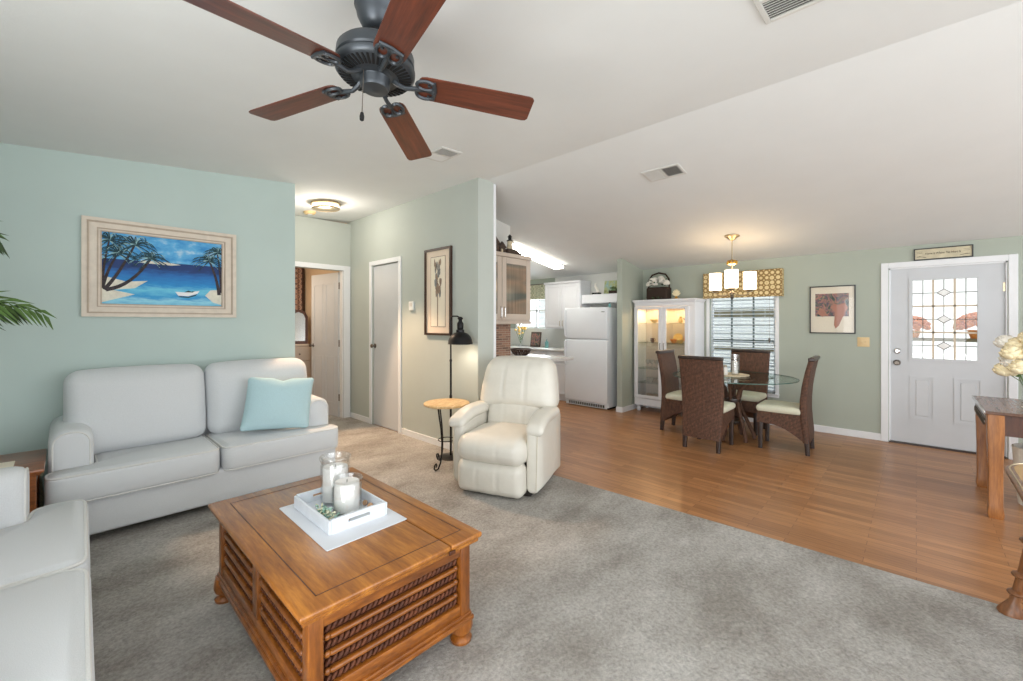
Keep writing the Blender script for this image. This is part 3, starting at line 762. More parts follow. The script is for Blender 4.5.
# ---- cloth, tray and what stands in it
m = MB(); m.poly(fillet([(.728, 1.712), (1.108, 1.722), (1.104, 2.285), (.734, 2.28)], .008, 3), 'z', .4912, .4950, None, .0012)
tag(m.build('table_cloth', 'cloth_white'), 'white cloth place mat on the coffee table under the tray', 'cloth')
t = thing('tray', 'square white wooden tray on the white cloth on the coffee table', 'tray', (.925, 2.025, .4955))
a, b, h = .14, .20, .06
m = MB(); m.box(-a+.01, a-.01, -b+.01, b-.01, 0.0005, .01); m.build('tray_bottom', 'tray_white', t, 0)
for s in (-1, 1):
    X0, X1 = sorted((s*a, s*(a-.012))); m = MB(); m.box(X0, X1, -b, b, .0, h, .003, 1); m.build('long_side', 'tray_white', t, 0)
    Y0, Y1 = sorted((s*b, s*(b-.012))); m = MB()
    m.box(-a+.012, -.052, Y0, Y1, 0, h+.004); m.box(.052, a-.012, Y0, Y1, 0, h+.004); m.box(-.052, .052, Y0, Y1, 0, .03); m.box(-.052, .052, Y0, Y1, .044, h+.004)
    m.build('handle_side', 'tray_white', t, 0)
def jar(loc, r, h, ch, who):
    z = loc[2]
    t = thing('glass_jar', f'{who} clear glass candle jar in the white tray', 'jar', loc, group='candle jars in the tray')
    m = MB(); m.lathe([(0, 0), (r*.9, 0), (r, .01), (r, h*.80), (r*.93, h*.86), (r*1.06, h*.93), (r*1.08, h*.97), (r*1.02, h), (r*.95, h*.985), (r*.90, h*.9), (r*.86, h*.86), (r*.94, h*.8), (r*.94, .014), (0, .010)], 36)
    m.build('jar_glass', 'clear_glass', t)
    c = thing('candle', f'white pillar candle inside the {who} glass jar', 'candle', (loc[0], loc[1], z+.012), group='candles in the glass jars')
    m = MB(); m.lathe([(0, 0), (r*.82, 0), (r*.85, .006), (r*.85, ch-.006), (r*.81, ch), (r*.3, ch-.004), (0, ch-.005)], 28); m.build('wax', 'candle_wax', c)
    m = MB(); m.tube([(0, 0, ch-.006), (.001, 0, ch+.008)], .0015, 6); m.build('wick', 'black_iron', c)
jar((.952, 2.135, .506), .070, .232, .165, 'taller'); jar((.935, 1.972, .506), .067, .165, .135, 'shorter')
t = thing('succulent_sprig', 'pale green artificial succulent sprig at the left of the tray', 'plant', (.835, 1.97, .506))
m, m2 = MB(), MB()
for k in range(120):
    x, y = random.gauss(0, .014), random.gauss(-.012, .05); z = .012+abs(random.gauss(0, .018)); y = max(-.105, min(.13, y)); x = max(-.032, min(.03, x))
    a = random.random()*6.3
    (m if k % 3 else m2).ball((0, 0, 0), (.012, .006, .004), 6, 4, T3(x, y, z, a, random.uniform(-1, 1), random.uniform(-1, .3)))
m.build('leaves', 'succulent', t, 180); m2.build('pale_leaves', 'succulent_pale', t, 180)
for i, (x, y, s, w) in enumerate(((1.028, 1.93, .014, 'tan seashell by the right side of the tray'), (1.03, 1.985, .012, 'small tan seashell between the jar and the right side of the tray'), (.88, 1.868, .013, 'tan seashell in the near left corner of the tray'))):
    t = thing('seashell', w, 'shell', (x, y, .506), group='seashells in the tray')
    m = MB(); m.lathe([(0, 0), (s, s*.4), (s*1.1, s*.9), (s*.6, s*1.5), (s*.25, s*2), (0, s*2.2)], 10, T3(0, 0, .009, 0, R(60))); m.build('shell_body', 'shell', t)

# ================================================================ SIDE TABLE AND FLOOR LAMP
t = thing('side_table', 'small round side table with a wooden top and scrolled black iron legs', 'table', (2.60, 3.348, 0), R(200))
m = MB(); m.lathe([(0, .598), (.21, .598), (.222, .604), (.225, .612), (.222, .622), (.214, .626), (0, .626)], 40); m.build('tabletop', 'butcher_block', t)
for k in range(3):
    a = 2*pi*k/3; m = MB(); pts = []
    for (r, z) in ((.15, .598), (.135, .52), (.10, .38), (.085, .25), (.088, .14), (.11, .06), (.15, .015), (.19, .012), (.215, .035), (.21, .065), (.185, .075), (.172, .055), (.185, .042)): pts.append((r*cos(a), r*sin(a), z))
    m.tube(pts, .0075, 8); m.build('leg', 'black_iron', t)
m = MB(); m.tube([(.083*cos(2*pi*k/24), .083*sin(2*pi*k/24), .26) for k in range(24)], .005, 6, True); m.build('ring', 'black_iron', t)
m = MB(); m.tube([(.15*cos(2*pi*k/24), .15*sin(2*pi*k/24), .594) for k in range(24)], .005, 6, True); m.build('top_ring', 'black_iron', t)
t = thing('floor_lamp', 'black metal floor lamp with a dome shade behind the side table', 'lamp', (2.782, 3.513, 0))
m = MB(); m.lathe([(0, 0), (.135, 0), (.138, .012), (.12, .022), (.03, .03), (0, .03)], 32); m.build('base', 'black_iron', t)
m = MB(); m.lathe([(.011, .03), (.011, .62), (.015, .625), (.015, .65), (.011, .655), (.011, 1.0), (.014, 1.005), (.014, 1.02), (.009, 1.03), (.009, 1.44), (.0, 1.445)], 12); m.build('pole', 'black_iron', t)
sx, sy = -.01, -.165
m = MB(); m.tube([(0, 0, 1.43), (0, -.01, 1.46), (0, -.04, 1.475), (sx*.6, sy*.7, 1.472), (sx, sy, 1.455)], .008, 8); m.ball((sx, sy, 1.45), (.028, .028, .018)); m.build('arm', 'black_iron', t)
m = MB(); m.lathe([(0, 1.45), (.016, 1.445), (.02, 1.42), (.033, 1.40), (.033, 1.35), (.028, 1.34), (.042, 1.335), (.042, 1.31), (.03, 1.30), (0, 1.30)], 20, T3(sx, sy, 0)); m.build('socket', 'black_iron', t)
m = MB(); m.lathe([(.036, 1.312), (.07, 1.30), (.10, 1.272), (.118, 1.235), (.125, 1.195), (.128, 1.19), (.123, 1.19), (.115, 1.232), (.097, 1.267), (.068, 1.294), (.034, 1.306)], 36, T3(sx, sy, 0)); m.build('lamp_shade', 'black_iron', t)
m = MB(); m.ball((sx, sy, 1.245), (.03, .03, .04)); m.build('bulb', 'bulb_glow', t)
lamp('SPOT', 'floor_lamp_light', (2.782+sx, 3.513+sy, 1.20), 2.6, SOFT, .06); bpy.data.objects['floor_lamp_light'].data.spot_size = R(150); bpy.data.objects['floor_lamp_light'].data.spot_blend = .6

# ================================================================ RECLINER
t = thing('recliner', 'cream leather recliner with a high pillowed back facing the sofa', 'recliner', (2.433, 2.519, 0), R(-69.4))
def seams(v, xs=(-.088, .088), d=.006, w=.010, ax=1):
    s = sum(math.exp(-((v.x-x)/w)**2) for x in xs)
    v[ax] += d*s*(1 if v[ax] < 0 else 0) if ax == 1 else 0
    return v
m = MB(); m.box(-.31, .31, .04, .70, 0, .06, .01, 1); m.build('base', 'plinth_dark', t)
for s in (-1, 1):
    def arm(d, y, dz=0, out=0):
        x0, x1 = (.285, .378); P = rrect(x0+d, x1-d+out, .05+d, .60-d+dz, .045, 6)
        return [(s*x, y, z) for x, z in (P if s > 0 else P[::-1])]
    m = MB(); m.loft([arm(.03, .0, -.02), arm(.01, .005, -.02), arm(0, .025, -.01, .012), arm(0, .14, .02, .016), arm(0, .3, .045, .012), arm(0, .5, .04), arm(.0, .66, .0), arm(.02, .68, -.02)])
    a = m.build('arm', 'leather', t, 60)
    m = MB(); m.cushion((s*.338, .27, .612), (.155, .56, .085), .04, (0, 0, .012), 7, lambda v: Vector((v.x+s*.02*max(0, -v.y/.28), v.y, v.z-.07*max(0, -v.y/.28)**1.5))); m.build('arm_pad', 'leather', a, 180)
    m = MB(); P = [(s*(.278 if k == 0 else .382), -.004, z) for k in (0,) for z in (.08, .62)]; m.tube([(s*.372, .004, .08), (s*.382, .006, .52)], .004, 6); m.build('seam', 'leather_seam', a)
m = MB(); m.cushion((0, .20, .375), (.60, .62, .21), .085, (0, .03, .025), 26, lambda v: seams(Vector((v.x, v.y, v.z)))); m.build('seat_cushion', 'leather', t, 180)
m = MB(); m.cushion((0, -.02, .155), (.58, .17, .265), .06, (0, .035, 0), 26, seams); m.build('footrest', 'leather', t, 180)
def lo(v): v.y += .22*v.z; return seams(v)
m = MB(); m.cushion((0, .545, .575), (.56, .2, .34), .06, (0, .035, 0), 24, lo); m.build('lumbar_cushion', 'leather', t, 180)
def hi(v):
    w = (v.z+.23)/.46; v.x *= 1.04-.19*max(0, w)**2.0; v.y += .22*v.z
    if v.z < 0: v.z -= .02*(1-(v.x/.36)**2)*-1*(-v.z/.23)
    return seams(v, (-.105, .105), .008, .011)
m = MB(); m.cushion((0, .60, .838), (.745, .24, .47), .10, (0, .05, .015), 30, hi); m.build('head_cushion', 'leather', t, 180)
m = MB(); m.cushion((0, .70, .52), (.60, .12, .86), .05, (0, .03, 0), 6, lambda v: Vector((v.x*(1-.1*max(0, v.z)), v.y+.2*v.z, v.z))); m.build('back_shell', 'leather', t, 180)

# ================================================================ BEACH PAINTING
t = thing('painting', 'framed beach painting with palms and a boat above the sofa', 'painting', (.602, 4.6, 1.837))
fx, fz, iw, ih = .505, .382, .394, .282
m = MB()
for d0, d1, y0, y1 in ((0, .028, -.038, 0), (.028, .046, -.030, 0), (.046, .085, -.034, 0), (.085, .112, -.024, 0)):
    frame4(m, 'y', y0, y1, -fx+d0, fx-d0, -fz+d0*.9, fz-d0*.9, d1-d0, (d1-d0)*.9)
m.build('frame', 'frame_cream', t, 0)
m = MB(); frame4(m, 'y', -.0365, -.030, -fx+.030, fx-.030, -fz+.027, fz-.027, .010); frame4(m, 'y', -.036, -.026, -fx+.084, fx-.084, -fz+.075, fz-.075, .007); frame4(m, 'y', -.027, -.02, -fx+.104, fx-.104, -fz+.094, fz-.094, .008); m.build('frame_groove', 'frame_tan', t, 0)
HZ = .075
m = MB(); m.box(-iw, iw, -.014, -.002, -ih, HZ); m.build('painted_sea', 'painted_sea', t, 0)
m = MB(); m.box(-iw, iw, -.014, -.002, HZ, ih); m.build('painted_sky', 'painted_sky', t, 0)
def flat(m, pts, y): m.poly(pts, 'y', y-.0012, y)
m = MB()
flat(m, [(-.394, -.06), (-.25, -.10), (-.12, -.085), (-.2, -.15), (-.33, -.17), (-.20, -.20), (-.394, -.27)], -.014); m.build('sandbank', 'sand', t, 0); m = MB(); flat(m, [(-.17, HZ-.015), (.03, HZ-.02), (.10, HZ-.01), (.0, HZ+.004), (-.16, HZ+.006)], -.014); m.build('distant_shore', 'sand', t, 0); m = MB()
flat(m, [(.394, -.13), (.31, -.14), (.27, -.19), (.33, -.25), (.394, -.27)], -.014); m.build('sandbank', 'sand', t, 0)
def limb(m, a, b, c, w0, w1, y, n=8):
    L, Rr = [], []
    for k in range(n+1):
        u = k/n; p = Vector(a)*(1-u)**2+Vector(b)*2*u*(1-u)+Vector(c)*u*u; q = (Vector(b)-Vector(a))*(1-u)+(Vector(c)-Vector(b))*u
        nn = Vector((-q.y, q.x)).normalized()*(w0+(w1-w0)*u)/2; L.append(tuple(p+nn)); Rr.append(tuple(p-nn))
    flat(m, L+Rr[::-1], y)
def ppalm(base, ctrl, top, w, fr, y):
    limb(mt, base, ctrl, top, w, w*.5, y)
    for k in range(15):
        a = R(-50+k*20+random.uniform(-7, 7)); l = fr*random.uniform(.75, 1.1)
        e = (top[0]+l*cos(a), top[1]+l*sin(a)*.62-l*.30); c = (top[0]+l*.55*cos(a), top[1]+l*.62*sin(a)+l*.14)
        limb(mf if k % 6 else mp_, top, c, e, .012, .002, y-.0012-.0002*k)
        for j in range(3):
            u = .4+.2*j; q = (top[0]*(1-u)**2+c[0]*2*u*(1-u)+e[0]*u*u, top[1]*(1-u)**2+c[1]*2*u*(1-u)+e[1]*u*u)
            limb(mf if (k+j) % 7 else mp_, q, (q[0]+.022*cos(a), q[1]-.006), (q[0]+.036*cos(a), q[1]-.028*fr/.11), .006, .001, y-.0045-.0002*k)
mt, mf, mp_ = MB(), MB(), MB()
ppalm((-.37, -.17), (-.22, -.14), (-.10, .10), .03, .12, -.0152); ppalm((-.38, -.17), (-.30, -.06), (-.20, .20), .026, .16, -.016)
ppalm((-.39, -.16), (-.36, 0), (-.30, .12), .022, .13, -.0168); ppalm((-.39, -.14), (-.39, 0), (-.35, .22), .02, .13, -.0176)
mt.build('painted_trunks', 'palm_trunk', t, 0); mf.build('painted_fronds', 'palm_paint', t, 0); mp_.build('painted_frond_lights', 'palm_paint_pale', t, 0)
mt, mf, mp_ = MB(), MB(), MB()
ppalm((.375, -.18), (.36, -.02), (.30, .12), .026, .12, -.0152); ppalm((.39, -.16), (.385, .05), (.36, .2), .02, .11, -.016)
mt.build('painted_trunks', 'palm_trunk', t, 0); mf.build('painted_fronds', 'palm_paint', t, 0); mp_.build('painted_frond_lights', 'palm_paint_pale', t, 0)
m = MB(); flat(m, [(.06, -.165), (.13, -.168), (.23, -.15), (.215, -.175), (.15, -.20), (.08, -.198)], -.0155); m.build('painted_boat', 'boat_white', t, 0)
m = MB(); flat(m, [(.08, -.20), (.15, -.204), (.215, -.178), (.20, -.195), (.15, -.215), (.09, -.21)], -.0148); m.build('painted_boat_shadow', 'palm_paint', t, 0); m = MB(); flat(m, [(.12, -.166), (.15, -.15), (.17, -.158), (.2, -.152), (.18, -.166)], -.016); m.build('painted_rower', 'palm_paint', t, 0)
# clip: leaves that run past the canvas edge stay inside the sight edge
for o in kids(t):
    if o.name.startswith('painted_'):
        for v in o.data.vertices:
            v.co.x = max(-iw, min(iw, v.co.x)); v.co.z = max(-ih, min(ih, v.co.z))

# ================================================================ HALL WALL
t = thing('framed_print', 'tall narrow botanical print in a dark frame on the hall wall', 'picture', (2.938, 3.925, 1.757))
for_y, for_z = .245, .492
m = MB()
frame4(m, 'x', -.03, 0, -for_y, for_y, -for_z, for_z, .024)
m.build('frame', 'frame_dark', t, 0)
m = MB(); m.box(-.012, -.002, -for_y+.02, for_y-.02, -for_z+.02, for_z-.02); m.build('mat_board', 'paper_mat_peach', t, 0)
m = MB(); m.box(-.014, -.012, -.137, .137, -.40, .40); m.build('inner_border', 'sketch_brown', t, 0)
m = MB(); m.box(-.0155, -.014, -.13, .13, -.393, .393); m.build('paper', 'paper_mat_cream', t, 0)
def flatx(m, pts, x): m.poly(pts, 'x', x-.0008, x)
m, m2 = MB(), MB()
flatx(m, [(.012, -.39), (-.004, -.39), (-.006, 0), (-.02, .08), (.03, .10), (.014, 0)], -.0155)
for k in range(26):
    a = random.uniform(-.055, .06); z = random.uniform(-.02, .33); w = .028*(1-abs(z-.12)/.4)
    (flatx(m if k % 2 else m2, [(a+w*cos(q)*random.uniform(.6, 1.1), z+.045*sin(q)*random.uniform(.7, 1.3)) for q in [j*pi/4 for j in range(8)]], -.0163-.0002*k))
m.build('sketch_stem', 'sketch_brown', t, 0); m2.build('sketch_leaves', 'sketch_grey', t, 0)
t = thing('thermostat', 'small white thermostat on the hall wall beside the closet door', 'thermostat', (2.938, 4.455, 1.61))
m = MB(); m.box(-.024, 0, -.048, .048, -.055, .055, .006); m.build('housing', 'thermostat_white', t)
m = MB(); m.box(-.026, -.022, -.028, .028, -.005, .035, .001, 1); m.build('display', 'vent_white', t)
# ================================================================ CEILING
t = thing('ceiling_fan', 'dark bronze ceiling fan with five reddish wooden blades', 'fan', (.897, 1.61, 2.760), rot=(-.032, .055, 0))
m = MB(); m.lathe([(.06, .012), (.072, 0), (.086, -.01), (.088, -.045), (.092, -.05), (.092, -.06), (.086, -.066), (.08, -.10), (.062, -.135), (.05, -.15), (.036, -.155), (0, -.155)], 36); m.build('canopy', 'fan_bronze', t)
m = MB(); m.lathe([(.026, -.15), (.026, -.235), (.05, -.238), (.055, -.25)], 24); m.ball((0, 0, -.165), (.034, .034, .02)); m.build('neck', 'fan_dark', t)
m = MB(); m.lathe([(0, -.236), (.10, -.238), (.138, -.246), (.152, -.262), (.154, -.30), (.148, -.306), (.150, -.312), (.158, -.318), (.157, -.332), (.146, -.345), (.09, -.356), (.07, -.358), (0, -.358)], 48); mot = m.build('motor_housing', 'fan_bronze', t)
m = MB()
for k in range(44):
    a = 2*pi*k/44; m.box(-.024, .024, -.0042, .0042, -.0022, .002, M=Matrix.Rotation(a, 4, 'Z') @ T3(.118, 0, -.3512, 0, 0, R(-11)))
m.build('vent_slot', 'fan_dark', mot, 0)
m = MB(); m.lathe([(.074, -.35), (.076, -.358), (.060, -.362), (.058, -.366), (.058, -.392), (.052, -.404), (.02, -.408), (.008, -.412), (0, -.412)], 36); m.build('switch_housing', 'fan_bronze', t)
PH = -32.55
for k in range(5):
    Mb = None
    out = []
    for (x, w) in ((.172, .03), (.175, .045), (.185, .055), (.202, .06)): out.append((x, w))
    out += [(.45, .066), (.635, .070), (.652, .066), (.66, .055)]
    pts = out+[(x, -w) for x, w in out[::-1]]
    m = MB(); m.poly(pts, 'z', -.003, .003, Mb, .0012)
    b = m.build('blade', 'fan_blade_wood', t, 30); b.location = (0, 0, -.357); b.rotation_euler = (R(-12), R(2.6 if k != 3 else 4.8), R(PH+72*k))
    m = MB()
    m.tube([(.066, 0, .012), (.09, 0, -.006), (.12, 0, -.018), (.155, 0, -.012), (.18, 0, -.007)], [.013, .010, .009, .010, .010], 8)
    for s in (-1, 1):
        m.tube([(.165+.036+.036*cos(q), s*.023+.023*sin(q), -.008) for q in [2*pi*j/16 for j in range(16)]], .0075, 6, True, Mb)
    m.tube([(.175, 0, -.008), (.242, 0, -.008)], .0075, 6); m.tube([(.235, -.045, -.008), (.242, 0, -.008), (.235, .045, -.008)], .007, 6)
    for s in (-.028, 0, .028): m.lathe([(.006, -.014), (.006, -.008)], 8, T3(.215, s, 0))
    m.build('blade_iron', 'fan_bronze', b)
m = MB(); m.tube([(-.062, -.022, -.355), (-.062, -.022, -.535)], .0016, 6); c = m.build('pull_chain', 'pewter', t)
m = MB(); m.lathe([(0, -.545), (.006, -.55), (.009, -.565), (.008, -.58), (0, -.585)], 12, T3(-.062, -.022, .015)); m.build('pull_knob', 'fan_dark', c)

def slope_at(x): return .088 if x < 1.64 else (.056 if x < 3.07 else -.168)
def vent(label, x, y, lx, ly, along):
    t = thing('ceiling_vent', label, 'vent', (x, y, zc(x)), group='white ceiling vents', rot=(0, -math.atan(slope_at(x)), 0))
    hx, hy = lx/2, ly/2; m = MB(); f = .024
    for a, b, c, d in ((-hx, hx, -hy, -hy+f), (-hx, hx, hy-f, hy), (-hx, -hx+f, -hy+f, hy-f), (hx-f, hx, -hy+f, hy-f)): m.box(a, b, c, d, -.010, .0, .003, 1)
    if along == 'y': m.box(-hx+f, hx-f, -.01, .01, -.009, 0)
    else: m.box(-.01, .01, -hy+f, hy-f, -.009, 0)
    m.build('frame', 'vent_white', t, 0)
    m = MB(); m.box(-hx+f, hx-f, -hy+f, hy-f, -.0015, -.0005); m.build('duct_opening', 'vent_slot', t, 0)
    for half, tilt in ((-1, R(48)), (1, R(-48))):
        m = MB()
        if along == 'y':
            a, b = sorted((half*.012, half*(hy-f))); n = 8
            for k in range(n):
                y = a+(b-a)*(k+.5)/n; m.box(-hx+f, hx-f, -.008, .008, -.0008, .0008, M=T3(0, y, -.006, 0, tilt))
        else:
            a, b = sorted((half*.012, half*(hx-f))); n = 8
            for k in range(n):
                x_ = a+(b-a)*(k+.5)/n; m.box(-.008, .008, -hy+f, hy-f, -.0008, .0008, M=T3(x_, 0, -.006, 0, 0, tilt))
        m.build('louvre', 'vent_white', t, 0)
vent('white ceiling vent at the end of the fan blade, towards the hall', 2.25, 2.965, .22, .30, 'y')
vent('white ceiling vent between the fan and the dining light', 3.795, 1.68, .21, .35, 'y')
vent('large white ceiling vent cut by the top edge of the picture', 2.16, .33, .39, .40, 'x')
t = thing('ceiling_light', 'round flush ceiling light glowing in the hall', 'light', (2.185, 5.17, zc(2.185)), rot=(0, -math.atan(.056), 0))
m = MB(); m.lathe([(.10, 0), (.165, 0), (.17, -.012), (.17, -.03), (.155, -.034), (.1, -.034)], 36); m.build('rim', 'nickel', t)
m = MB(); m.lathe([(.15, -.034), (.152, -.05), (.15, -.066), (.0, -.072)], 36); m.build('diffuser', 'hall_glow', t)
m = MB(); m.lathe([(.15, -.066), (.158, -.064), (.16, -.075), (.15, -.082), (.143, -.075)], 36); m.build('lower_ring', 'nickel', t)
lamp('POINT', 'hall_lamp_light', (2.185, 5.17, 2.68), 10, (1, .92, .82), .1)
lamp('SPOT', 'hall_carpet_spot', (2.185, 5.13, 2.68), 150, (1, .66, .42), .1, (R(-24), 0, 0)).data.spot_size = R(62)  # extra spot added to warm the hall carpet, beyond the fixture's own light
t = thing('smoke_detector', 'cream round smoke detector on the hall ceiling', 'detector', (2.225, 5.75, zc(2.225)), rot=(0, -math.atan(.056), 0))
m = MB(); m.lathe([(0, 0), (.075, 0), (.075, -.018), (.06, -.034), (0, -.036)], 24); m.build('housing', 'switch_beige', t)
m = MB(); m.lathe([(.03, -.036), (.03, -.04), (0, -.041)], 16); m.build('button', 'trim_white', t)
t = thing('fluorescent_light', 'long glowing fluorescent light on the kitchen ceiling', 'light', (5.36, 4.56, zc(5.36)), rot=(0, math.atan(.168), 0))
m = MB(); m.box(-.66, .66, -.10, .10, -.02, 0); m.box(-.68, -.66, -.105, .105, -.06, 0); m.box(.66, .68, -.105, .105, -.06, 0); m.build('housing', 'trim_white', t, 0)
m = MB(); m.cushion((0, 0, -.038), (1.32, .19, .05), .024, n=4); m.build('diffuser', 'tube_glow', t)

# ================================================================ CHANDELIER
CX, CY = 5.658, 1.64
t = thing('chandelier', 'brushed metal chandelier with three glowing white shades over the dining table', 'light', (CX, CY, 0))
zt = zc(CX); m = MB(); m.lathe([(.085, zt+.01), (.085, zt-.008), (.06, zt-.022), (.025, zt-.05), (.01, zt-.06), (0, zt-.06)], 28); m.build('ceiling_canopy', 'nickel', t)
m = MB(); m.lathe([(.006, zt-.05), (.006, 2.17), (.012, 2.165), (.012, 2.08), (.008, 2.07), (.008, 1.80), (.02, 1.79), (.03, 1.77), (.02, 1.75), (.008, 1.74)], 14); m.build('stem', 'nickel', t)
m = MB()
for k in range(8):
    a = 2*pi*k/8; m.ball((.05*cos(a), .05*sin(a), 2.145), (.016, .016, .02), 8, 6)
m.lathe([(.02, 2.11), (.06, 2.125), (.062, 2.13), (.02, 2.12)], 24); m.lathe([(.015, 2.18), (.055, 2.168), (.056, 2.163), (.015, 2.172)], 24); m.build('crown', 'gold', t)
m = MB(); m.lathe([(0, 1.685), (.008, 1.69), (.018, 1.71), (.022, 1.725), (.012, 1.735), (.02, 1.745), (0, 1.75)], 16); m.build('finial', 'pewter', t)
for k in range(3):
    a = R(194.5+120*k); c, s = cos(a), sin(a)
    m = MB(); m.tube([(.015*c, .015*s, 1.77), (.07*c, .07*s, 1.745), (.14*c, .14*s, 1.745), (.21*c, .21*s, 1.765), (.22*c, .22*s, 1.80)], .007, 8)
    m.lathe([(.02, 1.785), (.04, 1.80), (.045, 1.812), (0, 1.812)], 18, T3(.22*c, .22*s, 0)); m.build('arm', 'nickel', t)
    m = MB(); m.lathe([(.03, 1.814), (.070, 1.814), (.073, 1.82), (.073, 2.03), (.070, 2.03), (.070, 1.824), (.03, 1.82)], 28, T3(.22*c, .22*s, 0)); m.build('shade', 'shade_glow', t)
lamp('POINT', 'chandelier_light', (CX, CY, 2.09), 4, WARM, .08)

# ================================================================ ON THE FRONT DOOR WALL
t = thing('window_valance', 'gold patterned cornice valance over the dining window', 'valance', (XW, 1.81, 1.948))
m = MB(); m.box(-.10, -.085, -.512, .512, -.185, .185, .004, 1); m.box(-.085, 0, -.512, -.497, -.185, .185); m.box(-.085, 0, .497, .512, -.185, .185); m.box(-.10, 0, -.512, .512, .175, .188, .003, 1); m.build('cornice', 'valance_print', t, 0)
t = thing('window_blind', 'white slatted blind hanging in the dining window', 'blind', (XW+.03, 1.83, 0))
m = MB(); m.box(-.02, .025, -.42, .42, 1.94, 1.985, .004, 1); m.build('headrail', 'blind_white', t)
m = MB(); N_ = 30
for k in range(N_): m.box(-.022, .022, -.418, .418, -.0012, .0012, M=T3(0, 0, .50+1.42*k/(N_-1), 0, 0, R(-14)))
m.build('slats', 'blind_white', t, 0)
m = MB(); m.box(-.02, .02, -.42, .42, .455, .478, .004, 1); m.build('bottom_rail', 'blind_white', t)
for y in (-.30, 0, .30):
    m = MB(); m.tube([(-.024, y, .46), (-.024, y, 1.95)], .0012, 5); m.tube([(.024, y, .46), (.024, y, 1.95)], .0012, 5); m.build('ladder_cord', 'blind_white', t)
m = MB(); m.tube([(-.03, -.36, 1.95), (-.03, -.36, 1.2)], .0015, 5); m.lathe([(0, 1.2), (.012, 1.19), (.014, 1.15), (.006, 1.135), (0, 1.13)], 10, T3(-.03, -.36, 0)); m.build('pull_cord', 'pewter', t)
t = thing('framed_print', 'square abstract print in a thin black frame between the window and the front door', 'picture', (XW, .774, 1.571))
a_, b_ = .234, .302; m = MB()
frame4(m, 'x', -.022, 0, -a_, a_, -b_, b_, .013)
m.build('frame', 'frame_black', t, 0)
m = MB(); m.box(-.008, -.002, -a_+.01, a_-.01, -b_+.01, b_-.01); m.build('mat_board', 'paper_mat_cream', t, 0)
m = MB(); m.box(-.0092, -.008, -.168, .174, -.085, .205); m.build('picture_print', 'abstract_print', t, 0)
m = MB(); flatx(m, [(-.06, .06), (-.13, .085), (-.16, .02), (-.12, -.06), (-.07, -.2), (-.035, -.24), (-.02, -.19), (-.03, -.03), (.02, .03), (-.02, .08)], -.0092)
flatx(m, [(.13, .03), (.08, .0), (.05, -.07), (.1, -.09), (.15, -.05)], -.0094); m.build('printed_figure', 'art_red', t, 0)
m = MB(); m.box(-.014, -.0125, -a_+.012, a_-.012, -b_+.012, b_-.012); m.build('picture_glass', 'print_glass', t, 0)
t = thing('switch_plate', 'beige light switch plate beside the front door', 'switch', (XW, .467, 1.171))
m = MB(); m.box(-.007, 0, -.058, .058, -.058, .058, .003); m.build('cover_plate', 'switch_beige', t)
for y in (-.024, .024):
    m = MB(); m.box(-.016, -.006, y-.006, y+.006, -.012, .014, .002, 1, T3(0, 0, 0, 0, 0)); m.build('toggle', 'switch_beige', t)
t = thing('door_sign', 'cream wooden sign reading Home Is Where The Heart Is above the front door', 'sign', (XW, -.211, 2.180))
p_, q_ = .232, .066; m = MB()
frame4(m, 'x', -.022, 0, -p_, p_, -q_, q_, .011)
m.build('frame', 'frame_black', t, 0)
m = MB(); m.box(-.012, 0, -p_+.008, p_-.008, -q_+.008, q_-.008); m.build('board', 'sign_cream', t, 0)
cu = bpy.data.curves.new('lettering', 'FONT'); cu.body = 'Home Is Where The Heart Is'; cu.size = .034; cu.align_x = 'CENTER'; cu.align_y = 'CENTER'; cu.extrude = .0006; cu.shear = .2; cu.space_character = .95
tmp = bpy.data.objects.new('tmp', cu); COL.objects.link(tmp); dg = bpy.context.evaluated_depsgraph_get()
me = bpy.data.meshes.new_from_object(tmp.evaluated_get(dg)); bpy.data.objects.remove(tmp); me.materials.clear(); me.materials.append(MATS['ink_dark'])
lt = bpy.data.objects.new('lettering', me); COL.objects.link(lt); lt.parent = t; lt.location = (-.0128, 0, .004); lt.rotation_euler = (R(90), 0, R(-90)); lt.scale = (.72, 1, 1)
for s in (-1, 1):
    m = MB()
    for z in (.028, .012, -.03): m.tube([(-.0125, s*.16, z), (-.0125, s*.185, z+.008*(z < 0)), (-.0125, s*.208, z)], .0012, 4)
    m.tube([(-.0125, s*.13, -.038), (-.0125, s*.17, -.028), (-.0125, s*.205, -.026)], .0025, 5)
    m.build('painted_flourish', 'ink_dark', t)

# ================================================================ CHINA CABINET
t = thing('china_cabinet', 'white lighted china cabinet with two glass doors in the dining corner', 'cabinet', (6.52, 2.81, 0))
x0, x1, y0, y1 = -.19, .19, -.475, .475
m = MB(); m.box(x0+.021, x1, y0, y0+.02, .1, 1.715); m.box(x0+.021, x1, y1-.02, y1, .1, 1.715); bp_ = MB(); bp_.box(x1-.015, x1-.001, y0+.02, y1-.02, .1, 1.715); bp_.build('back_panel', 'cabinet_tan', t, 0)
m.box(x0+.021, x1-.015, y0+.02, y1-.02, .1, .2); m.box(x0+.021, x1-.015, y0+.02, y1-.02, 1.66, 1.715); m.build('carcass', 'cabinet_white', t, 0)
m = MB(); m.box(x0+.0, x0+.02, y0, y1, .10, .205, .003, 1); m.box(x0, x0+.02, y0, y1, 1.66, 1.714, .003, 1); m.box(x0, x0+.02, y0, y0+.085, .206, 1.659); m.build('face_frame', 'cabinet_white', t, 0)
m = MB(); m.box(x0-.012, x1, y0-.012, y1+.012, 1.715, 1.735, .004, 1); m.box(x0-.028, x1, y0-.026, y1+.026, 1.733, 1.765, .008); m.build('crown_moulding', 'cabinet_white', t, 0)
